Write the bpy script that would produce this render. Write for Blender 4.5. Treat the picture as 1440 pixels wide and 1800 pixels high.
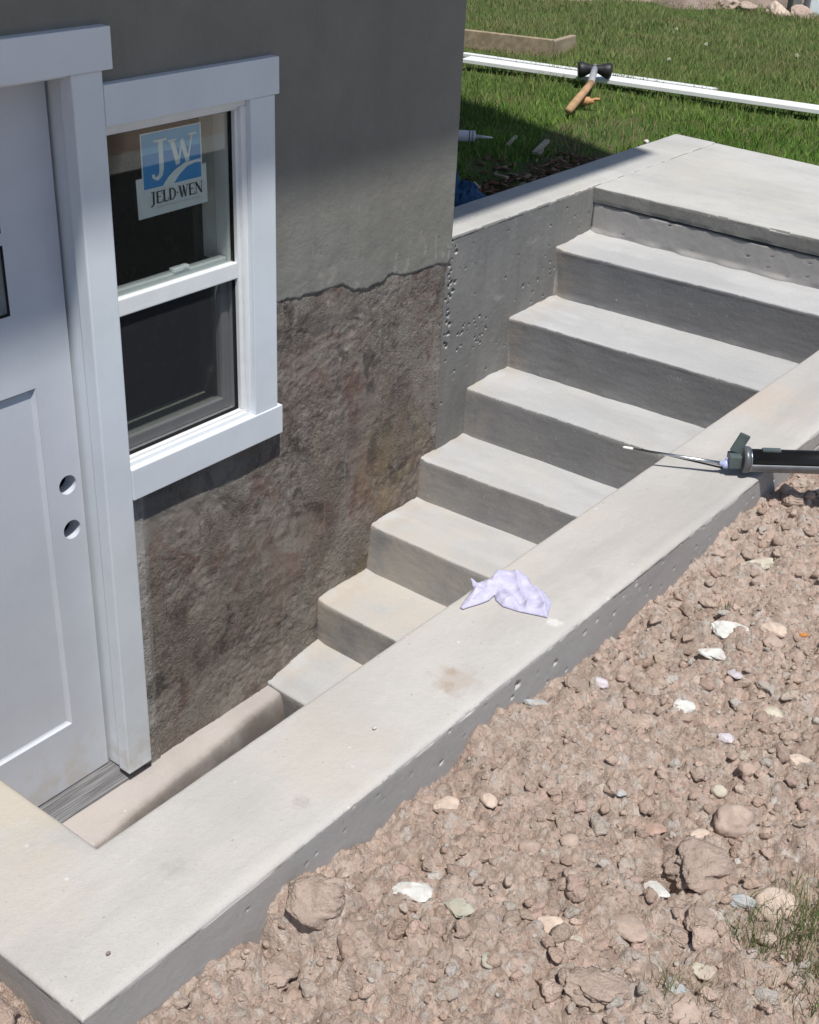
import bpy, bmesh, math, random
import numpy as np
from mathutils import Vector, Matrix
from mathutils.geometry import delaunay_2d_cdt
random.seed(7)
rng = np.random.default_rng(11)
SC = bpy.context.scene
for o in list(bpy.data.objects): bpy.data.objects.remove(o)
COL = SC.collection

# ---------------------------------------------------------------- camera
cam = bpy.data.cameras.new('camera'); co = bpy.data.objects.new('camera', cam); COL.objects.link(co)
CP = Vector((-3.262, -2.335, 1.241)); YAW, PIT, ROL = 0.645, 0.5122, 0.0483
fw = Vector((math.cos(PIT)*math.cos(YAW), math.cos(PIT)*math.sin(YAW), -math.sin(PIT)))
rt = Vector((math.sin(YAW), -math.cos(YAW), 0)); up = rt.cross(fw)
r2 = rt*math.cos(ROL) + up*math.sin(ROL); u2 = -rt*math.sin(ROL) + up*math.cos(ROL)
M = Matrix((r2, u2, -fw)).transposed().to_4x4(); M.translation = CP
co.matrix_world = M
cam.sensor_fit = 'HORIZONTAL'; cam.sensor_width = 36; cam.lens = 2261.0/1440*36
cam.clip_start = 0.05; cam.clip_end = 500
SC.camera = co

# ---------------------------------------------------------------- light
SD = Vector((-0.25, -0.338, 0.94)).normalized()       # towards the sun
w = bpy.data.worlds.new("World"); SC.world = w; w.use_nodes = True
nt = w.node_tree; bg = nt.nodes['Background']; sky = nt.nodes.new('ShaderNodeTexSky'); sky.sky_type = 'NISHITA'
sky.sun_disc = False; sky.sun_elevation = math.asin(SD.z); sky.sun_rotation = math.atan2(SD.x, SD.y)
nt.links.new(sky.outputs[0], bg.inputs[0]); bg.inputs[1].default_value = 0.10
sl = bpy.data.lights.new('sun', 'SUN'); sl.energy = 4.5; sl.angle = math.radians(1.2); sl.color = (1, .965, .91)
so = bpy.data.objects.new('sun', sl); COL.objects.link(so); so.location = SD*20
so.rotation_euler = SD.to_track_quat('Z', 'Y').to_euler()
SC.view_settings.view_transform = 'Standard'; SC.view_settings.look = 'None'
SC.view_settings.exposure = 0.0; SC.view_settings.gamma = 1
SC.render.resolution_x = 819; SC.render.resolution_y = 1024

# ---------------------------------------------------------------- helpers
def tag(o, label=None, cat=None, group=None, kind=None):
    if label: o['label'] = label
    if cat: o['category'] = cat
    if group: o['group'] = group
    if kind: o['kind'] = kind
    return o
def empty(name, loc, label, cat, group=None):
    o = bpy.data.objects.new(name, None); COL.objects.link(o); o.location = loc; o.empty_display_size = .05
    return tag(o, label, cat, group)
def link(name, me, mat=None, parent=None, smooth=False):
    """me holds world coordinates; a parented mesh is re-based so that it stays where it is"""
    o = bpy.data.objects.new(name, me); COL.objects.link(o)
    mats = mat if isinstance(mat, (list, tuple)) else [mat]
    for m in mats:
        if m: me.materials.append(m)
    if smooth: me.polygons.foreach_set('use_smooth', [True]*len(me.polygons))
    if parent:
        o.parent = parent
        p = parent; off = Vector((0, 0, 0))
        while p: off += Vector(p.location); p = p.parent
        me.transform(Matrix.Translation(-off))
    return o
def centre(o):
    """put a top-level mesh's origin at its base"""
    me = o.data; n = len(me.vertices); a = np.zeros(n*3); me.vertices.foreach_get('co', a); a = a.reshape(-1, 3)
    c = Vector(((a[:, 0].min()+a[:, 0].max())/2, (a[:, 1].min()+a[:, 1].max())/2, a[:, 2].min()))
    me.transform(Matrix.Translation(-c)); o.location = c
    return o
def npmesh(name, V, F, cols=None):
    """V (n,3); F list of int arrays (m,k)"""
    me = bpy.data.meshes.new(name); V = np.asarray(V, dtype=np.float32)
    if not isinstance(F, list): F = [F]
    F = [np.asarray(f, dtype=np.int32) for f in F if len(f)]
    nl = sum(f.size for f in F); nf = sum(len(f) for f in F)
    me.vertices.add(len(V)); me.vertices.foreach_set('co', V.ravel())
    me.loops.add(nl); me.loops.foreach_set('vertex_index', np.concatenate([f.ravel() for f in F]))
    st = []; p = 0
    for f in F:
        st.append(p+np.arange(len(f))*f.shape[1]); p += f.size
    me.polygons.add(nf); me.polygons.foreach_set('loop_start', np.concatenate(st).astype(np.int32))
    me.update(calc_edges=True); me.validate()
    if cols is not None:
        a = me.color_attributes.new('tint', 'FLOAT_COLOR', 'POINT')
        c = np.ones((len(V), 4), dtype=np.float32); c[:, :3] = cols; a.data.foreach_set('color', c.ravel())
    return me
_T = rng.random((256, 256))
def vn(x, y):
    x = np.asarray(x, float); y = np.asarray(y, float)
    xi = np.floor(x).astype(int); yi = np.floor(y).astype(int); fx = x-xi; fy = y-yi
    fx = fx*fx*(3-2*fx); fy = fy*fy*(3-2*fy)
    a = _T[xi % 256, yi % 256]; b = _T[(xi+1) % 256, yi % 256]; c = _T[xi % 256, (yi+1) % 256]; d = _T[(xi+1) % 256, (yi+1) % 256]
    return (a*(1-fx)+b*fx)*(1-fy)+(c*(1-fx)+d*fx)*fy-.5
def fbm(x, y, s, o=4, g=.5):
    t = 0; a = 1
    for i in range(o):
        t = t+a*vn(x*s+17.3*i, y*s+9.1*i); s *= 2.03; a *= g
    return t
def sstep(a, b, x):
    t = np.clip((x-a)/(b-a), 0, 1); return t*t*(3-2*t)
def lines(a, b, step, r=.01, ea=True, eb=True):
    s = [a] + ([a+r*q for q in (.12, .3, .6, 1)] if ea else [])
    e = ([b-r*q for q in (1, .6, .3, .12)] if eb else []) + [b]
    n = max(1, int(round((e[0]-s[-1])/step)))
    return np.array(s + list(np.linspace(s[-1], e[0], n+1)[1:-1]) + e)
def rnd(d, r):
    d = np.clip(d, 0, r); return -(r-np.sqrt(np.maximum(r*r-(r-d)**2, 0)))
def solid(name, us, vs, hf, levels, mp, mat, mask=None, sdisp=None, parent=None, pits=None, smooth=True):
    """grid over (u,v) with height hf; skirts go down through levels (absolute heights); mp maps (u,v,h)->xyz"""
    U, Vv = np.meshgrid(us, vs, indexing='ij'); nu, nv = U.shape
    H = hf(U, Vv) + 0*U
    cm = np.ones((nu-1, nv-1), bool) if mask is None else mask((U[:-1, :-1]+U[1:, 1:])/2, (Vv[:-1, :-1]+Vv[1:, 1:])/2)
    idx = np.arange(nu*nv).reshape(nu, nv)
    ii, jj = np.nonzero(cm)
    quads = [np.stack([idx[ii, jj], idx[ii+1, jj], idx[ii+1, jj+1], idx[ii, jj+1]], 1)]
    P = np.stack([U, Vv, H], -1).reshape(-1, 3)
    if levels is not None:
        cp = np.zeros((nu+1, nv+1), bool); cp[1:-1, 1:-1] = cm
        E = []; N = {}
        def add(a, b, n):
            E.append((a, b))
            for q in (a, b):
                m = N.setdefault(q, [0, 0]); m[0] += n[0]; m[1] += n[1]
        for i in range(nu-1):
            row = cm[i]
            for j in np.nonzero(row)[0]:
                if not cp[i+1, j]: add(idx[i, j], idx[i+1, j], (0, -1))
                if not cp[i+1, j+2]: add(idx[i+1, j+1], idx[i, j+1], (0, 1))
                if not cp[i, j+1]: add(idx[i, j+1], idx[i, j], (-1, 0))
                if not cp[i+2, j+1]: add(idx[i+1, j], idx[i+1, j+1], (1, 0))
        keys = list(N.keys()); pos = {k: q for q, k in enumerate(keys)}; nb = len(keys); L = len(levels)
        kb = np.array(keys); nn = np.array([N[k] for k in keys], float)
        nn /= np.maximum(np.linalg.norm(nn, axis=1, keepdims=True), 1e-9)
        base = P[kb]; S = np.repeat(base[None], L, 0)
        S[:, :, 2] = np.minimum(np.array(levels)[:, None], base[None, :, 2]-1e-4*np.arange(1, L+1)[:, None])
        if sdisp is not None:
            D = sdisp(S[..., 0], S[..., 1], S[..., 2], nn[None, :, 0]+0*S[..., 0], nn[None, :, 1]+0*S[..., 0])
            S[..., 0] += nn[None, :, 0]*D; S[..., 1] += nn[None, :, 1]*D
        n0 = len(P); P = np.concatenate([P, S.reshape(-1, 3)])
        e = np.array([(pos[a], pos[b]) for a, b in E]); ea = np.array(E)
        quads.append(np.stack([ea[:, 1], ea[:, 0], n0+e[:, 0], n0+e[:, 1]], 1))
        for l in range(L-1):
            quads.append(np.stack([n0+l*nb+e[:, 1], n0+l*nb+e[:, 0], n0+(l+1)*nb+e[:, 0], n0+(l+1)*nb+e[:, 1]], 1))
    Q = np.concatenate(quads)
    used = np.zeros(len(P), bool); used[Q.ravel()] = True; re = np.cumsum(used)-1
    P = P[used]; Q = re[Q]
    X = np.stack(mp(P[:, 0], P[:, 1], P[:, 2]), 1)
    me = npmesh(name, X, Q)
    return link(name, me, mat, parent, smooth)
ident = lambda u, v, h: (u, v, h)
def boxes(name, bl, mat, parent=None, bev=0.0, seg=2):
    bm = bmesh.new()
    for (x0, x1, y0, y1, z0, z1) in bl:
        r = bmesh.ops.create_cube(bm, size=1, matrix=Matrix.Translation(((x0+x1)/2, (y0+y1)/2, (z0+z1)/2)) @ Matrix.Diagonal((x1-x0, y1-y0, z1-z0, 1)))
    if bev: bmesh.ops.bevel(bm, geom=list(bm.edges), offset=bev, segments=seg, affect='EDGES', profile=.6)
    me = bpy.data.meshes.new(name); bm.to_mesh(me); bm.free()
    return link(name, me, mat, parent)
def bm_obj(name, bm, mat, parent=None, smooth=False):
    bmesh.ops.recalc_face_normals(bm, faces=bm.faces)
    me = bpy.data.meshes.new(name); bm.to_mesh(me); bm.free()
    return link(name, me, mat, parent, smooth)
def lathe(bm, prof, A, axis, seg=28, mi=0, cap=True):
    """prof: (distance along the axis, radius)"""
    A = Vector(A); ax = Vector(axis).normalized(); t = ax.orthogonal().normalized(); b = ax.cross(t)
    rings = []
    for s, r in prof:
        rings.append([bm.verts.new(A+ax*s+(t*math.cos(2*math.pi*k/seg)+b*math.sin(2*math.pi*k/seg))*max(r, 1e-5)) for k in range(seg)])
    for a, c in zip(rings, rings[1:]):
        for k in range(seg):
            f = bm.faces.new((a[k], a[(k+1) % seg], c[(k+1) % seg], c[k])); f.material_index = mi; f.smooth = True
    if cap:
        for r_ in (rings[0], rings[-1]):
            try: f = bm.faces.new(r_); f.material_index = mi
            except ValueError: pass
def obox(bm, c, ax, ay, az, sx, sy, sz, bev=0, mi=0):
    """oriented box"""
    R = Matrix((ax, ay, az)).transposed().to_4x4(); R.translation = Vector(c)
    r = bmesh.ops.create_cube(bm, size=1, matrix=R @ Matrix.Diagonal((sx, sy, sz, 1)))
    if bev:
        es = {e for v in r['verts'] for e in v.link_edges}
        rr = bmesh.ops.bevel(bm, geom=list(es), offset=bev, segments=2, affect='EDGES', profile=.6)
        for f in rr['faces']: f.material_index = mi
    for v in r['verts']:
        if v.is_valid:
            for f in v.link_faces: f.material_index = mi

# ---------------------------------------------------------------- materials
class NB:
    def __init__(s, name, rough=.8, spec=.3):
        s.m = bpy.data.materials.new(name); s.m.use_nodes = True; s.t = s.m.node_tree; s.b = s.t.nodes['Principled BSDF']
        s.b.inputs['Roughness'].default_value = rough; s.b.inputs['Specular IOR Level'].default_value = spec
        g = s.t.nodes.new('ShaderNodeNewGeometry'); s.P = g.outputs['Position']; s.N = g.outputs['Normal']
    def set(s, n, k, v):
        if hasattr(v, 'is_linked') or isinstance(v, bpy.types.NodeSocket): s.t.links.new(v, n.inputs[k])
        else: n.inputs[k].default_value = v
    def noise(s, sc, det=4, rough=.55, vec=None, dist=0):
        n = s.t.nodes.new('ShaderNodeTexNoise'); n.inputs['Scale'].default_value = sc; n.inputs['Detail'].default_value = det
        n.inputs['Roughness'].default_value = rough; n.inputs['Distortion'].default_value = dist
        s.t.links.new(vec or s.P, n.inputs['Vector']); return n.outputs['Fac']
    def vor(s, sc, vec=None, feat='F1', out='Distance'):
        n = s.t.nodes.new('ShaderNodeTexVoronoi'); n.feature = feat; n.inputs['Scale'].default_value = sc
        s.t.links.new(vec or s.P, n.inputs['Vector']); return n.outputs[out]
    def scale(s, v, vec=None):
        n = s.t.nodes.new('ShaderNodeMapping'); n.inputs['Scale'].default_value = v
        s.t.links.new(vec or s.P, n.inputs['Vector']); return n.outputs[0]
    def rot(s, r, sc):
        n = s.t.nodes.new('ShaderNodeMapping'); n.inputs['Rotation'].default_value = r; n.inputs['Scale'].default_value = sc
        s.t.links.new(s.P, n.inputs['Vector']); return n.outputs[0]
    def ramp(s, f, a, b, lo=0, hi=1):
        n = s.t.nodes.new('ShaderNodeMapRange'); n.interpolation_type = 'SMOOTHSTEP'
        s.set(n, 'Value', f); n.inputs['From Min'].default_value = a; n.inputs['From Max'].default_value = b
        n.inputs['To Min'].default_value = lo; n.inputs['To Max'].default_value = hi; return n.outputs[0]
    def math(s, op, a, b=0.0):
        n = s.t.nodes.new('ShaderNodeMath'); n.operation = op; s.set(n, 0, a); s.set(n, 1, b); return n.outputs[0]
    def mix(s, f, a, b, mode='MIX'):
        n = s.t.nodes.new('ShaderNodeMix'); n.data_type = 'RGBA'; n.blend_type = mode
        s.set(n, 'Factor', f); s.set(n, 6, a if not isinstance(a, tuple) else (*a, 1)[:4]); s.set(n, 7, b if not isinstance(b, tuple) else (*b, 1)[:4])
        return n.outputs[2]
    def sep(s):
        n = s.t.nodes.new('ShaderNodeSeparateXYZ'); s.t.links.new(s.P, n.inputs[0]); return n.outputs
    def dist(s, p):
        n = s.t.nodes.new('ShaderNodeVectorMath'); n.operation = 'DISTANCE'; s.t.links.new(s.P, n.inputs[0]); n.inputs[1].default_value = p
        return n.outputs['Value']
    def attr(s):
        n = s.t.nodes.new('ShaderNodeVertexColor'); n.layer_name = 'tint'; return n.outputs[0]
    def col(s, c): s.set(s.b, 'Base Color', c if not isinstance(c, tuple) else (*c, 1)[:4])
    def bump(s, h, d=.002, st=1.0, prev=None):
        n = s.t.nodes.new('ShaderNodeBump'); n.inputs['Distance'].default_value = d; n.inputs['Strength'].default_value = st
        s.t.links.new(h, n.inputs['Height'])
        if prev is not None: s.t.links.new(prev, n.inputs['Normal'])
        s.t.links.new(n.outputs[0], s.b.inputs['Normal']); return n.outputs[0]

def plain(name, c, rough=.5, spec=.4, metal=0, var=.06, nsc=20, bump=0):
    n = NB(name, rough, spec); n.b.inputs['Metallic'].default_value = metal
    f = n.noise(nsc, 5)
    n.col(n.mix(n.ramp(f, .3, .7), tuple(x*(1-var*2) for x in c), tuple(min(1, x*(1+var)) for x in c)))
    if bump: n.bump(n.noise(nsc*8, 3), bump, .6)
    return n.m
def concrete(name, base, stains=(), dust=0.0, dustc=None, drop_shade=False, streak=None, contrast=.11, bumpd=.0012, rough=.85):
    n = NB(name, rough, .25)
    big = n.noise(1.7, 5, .6, dist=.6); mid = n.noise(9, 6, .62); fine = n.noise(75, 4, .6); spk = n.noise(420, 2, .5)
    lo = tuple(x*(1-contrast*1.6) for x in base); hi = tuple(x*(1+contrast) for x in base)
    c = n.mix(n.ramp(big, .32, .68), lo, hi)
    c = n.mix(n.ramp(mid, .4, .72, 0, .55), c, tuple(x*(1-contrast*1.3) for x in base))
    c = n.mix(n.ramp(fine, .52, .75, 0, .35), c, tuple(x*1.15 for x in base))
    c = n.mix(n.ramp(spk, .60, .74, 0, .35), c, tuple(x*.55 for x in base))
    c = n.mix(n.ramp(n.noise(2.1, 5, .6, dist=.5), .48, .68, 0, .30), c, (base[0]*1.06, base[1]*.97, base[2]*.86)); c = n.mix(n.ramp(n.noise(5.5, 6, .7, dist=1.2), .57, .70, 0, .28), c, (base[0]*.82, base[1]*.80, base[2]*.77))
    hc_ = n.noise(1.9, 5, .6); ck = n.math('ABSOLUTE', n.math('SUBTRACT', hc_, .5)); c = n.mix(n.math('MULTIPLY', n.ramp(ck, .0022, .0006), n.ramp(n.noise(.9, 2), .52, .60, 0, .35)), c, tuple(x*.5 for x in base))
    vd = n.vor(38, out='Distance'); c = n.mix(n.ramp(vd, .085, .045, 0, .5), c, tuple(x*.45 for x in base))
    vw = n.vor(17, out='Distance'); c = n.mix(n.ramp(vw, .060, .03, 0, .6), c, (.72, .71, .69))
    sc_ = n.noise(1, 4, .6, vec=n.rot((0, 0, .7), (8, 90, 30))); c = n.mix(n.math('MULTIPLY', n.ramp(sc_, .60, .70), n.ramp(n.noise(3, 3), .5, .6, 0, .22)), c, (.62, .61, .59))
    if streak:
        s = n.noise(1.0, 5, .65, vec=n.scale(streak))
        c = n.mix(n.ramp(s, .42, .70, 0, .5), c, tuple(x*.74 for x in base))
    xyz = n.sep()
    if dust:
        lowx = n.ramp(xyz[0], .45, -.6)
        dn = n.ramp(n.noise(3.3, 6, .65), .38, .66)
        f = n.math('MULTIPLY', n.math('MULTIPLY', lowx, dn), dust)
        c = n.mix(f, c, dustc or (base[0]*1.06, base[1]*.97, base[2]*.86))
        wl = n.math('MULTIPLY', n.ramp(xyz[1], -.16, 0.0), n.ramp(n.noise(13, 5), .35, .6))   # tan grit collects against the house wall
        c = n.mix(n.math('MULTIPLY', wl, .35), c, (.43, .36, .28))
    for (p, r, col, st) in stains:
        d = n.math('DIVIDE', n.dist(p), r)
        m = n.math('ADD', d, n.math('MULTIPLY', n.math('SUBTRACT', n.noise(14/ (r*8), 6, .7), .5), 2.2))
        c = n.mix(n.math('MULTIPLY', n.ramp(m, 1.0, .25), st), c, col)
    if drop_shade:
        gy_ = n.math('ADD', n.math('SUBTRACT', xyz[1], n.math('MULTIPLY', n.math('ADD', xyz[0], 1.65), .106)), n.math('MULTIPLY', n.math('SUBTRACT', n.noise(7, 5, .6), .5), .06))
        c = n.mix(n.ramp(gy_, -.115, -.165, 0, .9), c, (.13, .11, .095))  # shade painted into the colour, deepening down the drop towards the retaining wall
    n.col(c)
    h = n.math('ADD', n.math('MULTIPLY', fine, .6), n.math('MULTIPLY', spk, .25))
    h = n.math('ADD', h, n.math('MULTIPLY', mid, 1.2))
    n.bump(h, bumpd*2, .8)
    return n.m

BASE = (.475, .458, .435)
M_top = concrete('concrete_top', BASE, stains=[
    ((-1.879, -1.402, 0), .052, (.36, .28, .21), .38), ((-1.90, -1.405, 0), .020, (.32, .22, .15), .4), ((-1.865, -1.385, 0), .014, (.30, .20, .13), .4), ((-2.495, -1.10, 0), .16, (.52, .45, .34), .55),
    ((-.483, -1.27, 0), .16, (.52, .42, .34), .40), ((-1.15, -1.36, 0), .12, (.42, .39, .35), .3), ((-2.15, -1.36, 0), .15, (.50, .44, .38), .4), ((-2.60, -1.25, 0), .12, (.52, .46, .40), .4), ((-2.30, -1.32, 0), .10, (.42, .41, .38), .5), ((-2.45, -1.37, 0), .022, (.33, .31, .28), .35),
    ((-2.25, -1.41, 0), .018, (.32, .29, .27), .35), ((-1.634, -1.434, 0), .018, (.66, .65, .63), .8), ((-1.45, -1.40, 0), .03, (.38, .37, .35), .4), ((-2.05, -1.30, 0), .12, (.40, .39, .36), .35)],
    streak=(1.2, 6, 1), contrast=.06)
M_step = concrete('concrete_steps', (.475, .48, .487), dust=.85, streak=(9, 2.0, 4), contrast=.06)
M_slab = concrete('concrete_slab', (.49, .485, .465), stains=[((1.5, .15, 0), .05, (.33, .32, .3), .6)], streak=(5, 1.4, 1), contrast=.06)
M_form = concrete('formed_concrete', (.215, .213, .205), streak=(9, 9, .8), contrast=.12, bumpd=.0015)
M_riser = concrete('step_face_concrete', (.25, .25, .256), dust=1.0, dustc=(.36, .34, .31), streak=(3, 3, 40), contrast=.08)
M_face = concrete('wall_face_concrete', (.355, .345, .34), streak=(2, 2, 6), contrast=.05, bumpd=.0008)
M_landing = concrete('landing_concrete', (.45, .415, .395), contrast=.07, drop_shade=True)

def paint(name, c, rough=.42, dirt=.12):
    n = NB(name, rough, .4)
    a = n.noise(6, 5, .6); b = n.noise(60, 3); st = n.noise(1.0, 4, .6, vec=n.scale((60, 60, 2.5)))
    k = n.mix(n.ramp(a, .35, .75), c, tuple(x*.93 for x in c))
    k = n.mix(n.ramp(st, .55, .8, 0, dirt), k, (c[0]*.8, c[1]*.76, c[2]*.7))
    z = n.sep()[2]
    k = n.mix(n.math('MULTIPLY', n.ramp(z, -1.0, -1.27), n.ramp(n.noise(22, 5), .4, .65, 0, .5)), k, (.52, .46, .38))   # splashed dust at the foot
    n.col(k); n.bump(n.math('ADD', b, n.math('MULTIPLY', st, .6)), .0006, .5)
    return n.m
M_trim = paint('white_painted_wood', (.72, .77, .825))
M_door = paint('door_paint', (.60, .63, .69), .38)
M_vinyl = plain('white_vinyl', (.80, .82, .83), .3, .45, var=.02)
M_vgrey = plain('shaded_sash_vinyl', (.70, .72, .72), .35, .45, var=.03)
M_black = plain('black_rubber', (.012, .012, .013), .55, .4, var=.1)
M_gap = plain('weatherstrip', (.02, .02, .02), .9, .1)
M_alu = (lambda n: (n.b.inputs.__getitem__('Metallic'), n.col(n.mix(n.ramp(n.noise(1, 4, vec=n.scale((6, 220, 6))), .35, .65), (.10, .10, .105), (.22, .22, .225))), n.bump(n.noise(1, 3, vec=n.scale((4, 260, 4))), .0015, .8), n.m)[-1])(NB('threshold_metal', .45, .5))
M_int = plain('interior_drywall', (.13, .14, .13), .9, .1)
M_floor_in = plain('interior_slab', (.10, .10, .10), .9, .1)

def stucco():
    n = NB('grey_parge_coat', .9, .2)
    big = n.noise(1.3, 5, .6, dist=.8); mid = n.noise(6.5, 6, .65); fine = n.noise(120, 4, .65); vert = n.noise(1, 5, .6, vec=n.scale((7, 7, .7)))
    c = n.mix(n.ramp(big, .3, .7), (.205, .197, .176), (.240, .235, .215))
    c = n.mix(n.ramp(mid, .42, .72, 0, .5), c, (.185, .178, .158))
    c = n.mix(n.ramp(vert, .48, .72, 0, .4), c, (.175, .167, .15))
    c = n.mix(n.ramp(fine, .55, .75, 0, .3), c, (.32, .31, .28))
    z = n.sep()[2]
    low = n.math('MULTIPLY', n.ramp(z, .12, -.05), n.ramp(n.noise(16, 6, .7), .52, .66))
    c = n.mix(n.math('MULTIPLY', low, .55), c, (.40, .37, .33))
    scr = n.noise(1, 5, .7, vec=n.rot((0, .25, 0), (60, 60, 7)))
    c = n.mix(n.math('MULTIPLY', n.ramp(scr, .64, .72), n.ramp(z, .30, .05, 0, .7)), c, (.42, .40, .37))
    n.col(c)
    pit = n.ramp(n.noise(34, 4, .7), .64, .72)
    pl = n.math('MULTIPLY', pit, n.ramp(z, .16, .0))
    h = n.math('SUBTRACT', n.math('ADD', n.math('MULTIPLY', mid, 2.5), n.math('MULTIPLY', fine, .35)), n.math('MULTIPLY', pl, 1.2))
    n.bump(h, .0035, .8); return n.m
M_stucco = stucco()
def rough_found():
    n = NB('rough_foundation', .95, .15)
    a = n.noise(2.6, 6, .7, dist=1.0); b = n.noise(7, 6, .7, dist=.6); e = n.noise(26, 5, .7); f = n.noise(110, 4, .65); vs = n.noise(1, 5, .6, vec=n.scale((11, 11, 1.2)))
    c = n.mix(n.ramp(a, .38, .64), (.205, .170, .148), (.275, .250, .220))
    c = n.mix(n.ramp(b, .50, .66, 0, .75), c, (.125, .10, .095))
    pt = n.ramp(n.noise(3.1, 4, .6), .42, .60)
    c = n.mix(n.math('MULTIPLY', pt, n.ramp(vs, .50, .64, 0, .55)), c, (.30, .285, .265))
    c = n.mix(n.ramp(n.noise(4.3, 6, .7, dist=.8), .52, .62, 0, .7), c, (.17, .105, .088)); c = n.mix(n.ramp(n.noise(5.1, 6, .7, dist=.8), .54, .62, 0, .85), c, (.095, .085, .078)); c = n.mix(n.ramp(n.noise(3.3, 6, .7, dist=.6), .55, .66, 0, .6), c, (.34, .31, .27))
    vs2 = n.noise(1, 6, .7, vec=n.scale((26, 26, 2.2))); c = n.mix(n.ramp(vs2, .60, .70, 0, .45), c, (.34, .33, .31)); c = n.mix(n.ramp(vs2, .42, .34, 0, .45), c, (.10, .085, .078))
    c = n.mix(n.ramp(e, .55, .70, 0, .6), c, (.30, .25, .21))
    c = n.mix(n.ramp(f, .56, .72, 0, .7), c, (.07, .058, .05))
    xyz = n.sep()
    tan = n.math('MULTIPLY', n.ramp(xyz[0], -.75, -.25), n.ramp(n.noise(5, 6, .7), .46, .62))
    tan = n.math('MULTIPLY', tan, n.ramp(xyz[2], -.35, -.75))
    c = n.mix(n.math('MULTIPLY', tan, .6), c, (.28, .225, .14))
    grey = n.math('MULTIPLY', n.ramp(xyz[2], -.62, -.42), n.math('MULTIPLY', n.ramp(xyz[0], -.80, -.95), n.ramp(n.noise(4, 5, .6), .35, .55)))
    c = n.mix(n.math('MULTIPLY', grey, .7), c, (.27, .27, .25))
    # pale board-mark strip beside the door trim, grey bottom band
    strip = n.math('MULTIPLY', n.ramp(xyz[0], -1.315, -1.335), n.ramp(n.noise(12, 5, .7), .3, .55))
    c = n.mix(n.math('MULTIPLY', strip, .9), c, (.40, .385, .37))
    bot = n.ramp(xyz[2], -1.0, -1.2)
    c = n.mix(n.math('MULTIPLY', bot, n.ramp(n.noise(6, 5), .35, .6, 0, .7)), c, (.25, .225, .20))
    n.col(c)
    sp = n.noise(150, 3, .75); c = n.mix(n.math('MULTIPLY', n.ramp(sp, .60, .70), n.ramp(n.noise(6, 4, .65), .40, .60, .1, .9)), c, (.07, .06, .052))
    sp2 = n.noise(170, 3, .75, vec=n.scale((1.0, 1.0, .97))); c = n.mix(n.math('MULTIPLY', n.ramp(sp2, .38, .28), n.ramp(n.noise(9, 4, .65), .42, .6, 0, .7)), c, (.40, .37, .33)); n.col(c)
    msk = n.ramp(n.noise(2.9, 4, .65), .40, .58, .15, 1.0)
    n.bump(n.math('MULTIPLY', msk, n.math('ADD', n.math('MULTIPLY', n.noise(64, 5, .75, dist=1.0), .9), n.math('MULTIPLY', n.noise(150, 3, .7), .7))), .010, 1.0); return n.m
M_found = rough_found()

# ---------------------------------------------------------------- glass etc.
def glass(name, tint=.9, rough=0):
    m = bpy.data.materials.new(name); m.use_nodes = True; t = m.node_tree; t.nodes.clear()
    o = t.nodes.new('ShaderNodeOutputMaterial'); mx = t.nodes.new('ShaderNodeMixShader'); tr = t.nodes.new('ShaderNodeBsdfTransparent'); g = t.nodes.new('ShaderNodeBsdfGlossy')
    fr = t.nodes.new('ShaderNodeFresnel'); fr.inputs[0].default_value = 1.5; g.inputs['Roughness'].default_value = rough
    tr.inputs[0].default_value = (tint, tint*1.02, tint, 1)
    mu = t.nodes.new('ShaderNodeMath'); mu.operation = 'MULTIPLY'; mu.inputs[1].default_value = .15; t.links.new(fr.outputs[0], mu.inputs[0])
    t.links.new(mu.outputs[0], mx.inputs[0]); t.links.new(tr.outputs[0], mx.inputs[1]); t.links.new(g.outputs[0], mx.inputs[2]); t.links.new(mx.outputs[0], o.inputs[0])
    return m
M_glass = glass('window_glass', .96)
def screen():
    m = bpy.data.materials.new('insect_screen'); m.use_nodes = True; t = m.node_tree; t.nodes.clear()
    o = t.nodes.new('ShaderNodeOutputMaterial'); mx = t.nodes.new('ShaderNodeMixShader'); tr = t.nodes.new('ShaderNodeBsdfTransparent'); d = t.nodes.new('ShaderNodeBsdfDiffuse')
    d.inputs[0].default_value = (.05, .05, .055, 1); mx.inputs[0].default_value = .36
    t.links.new(tr.outputs[0], mx.inputs[1]); t.links.new(d.outputs[0], mx.inputs[2]); t.links.new(mx.outputs[0], o.inputs[0])
    return m
M_screen = screen()

# ================================================================ GROUND
def soilmat():
    n = NB('loose_soil', .97, .08)
    c = n.attr()
    f = n.noise(300, 4, .7); g = n.noise(90, 5, .65)
    c = n.mix(n.ramp(f, .35, .68, 0, .6), c, n.mix(.8, c, (.62, .52, .445)))
    big = n.noise(4.5, 4, .6); c = n.mix(n.ramp(big, .50, .66, 0, .35), c, (.56, .46, .39)); c = n.mix(n.ramp(n.noise(6.5, 4, .6), .54, .68, 0, .35), c, (.30, .215, .17))
    c = n.mix(n.ramp(g, .50, .72, 0, .5), c, n.mix(.55, c, (.20, .145, .11)))
    c = n.mix(n.ramp(n.vor(170, out='Distance'), .20, .05, 0, .55), c, (.58, .50, .43))
    n.col(c)
    n.bump(n.math('ADD', f, n.math('MULTIPLY', g, 1.8)), .006, 1.0); return n.m
M_soil = soilmat()
SOIL = np.array([(.50, .395, .335), (.445, .345, .285), (.55, .445, .38), (.40, .31, .26), (.52, .395, .345), (.57, .485, .42), (.46, .385, .32)])*np.array([1.13, 1.055, 1.01])
cx_ = [-2.95, -2.72, -2.66, -2.60, -2.50, -2.40, -2.375, -2.345, -2.25, -2.16, -2.1, -1.98, -1.85, -1.70, -1.49, -1.33, -1.19, -1.05, -.93, -.85, -.7, -.3]
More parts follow.
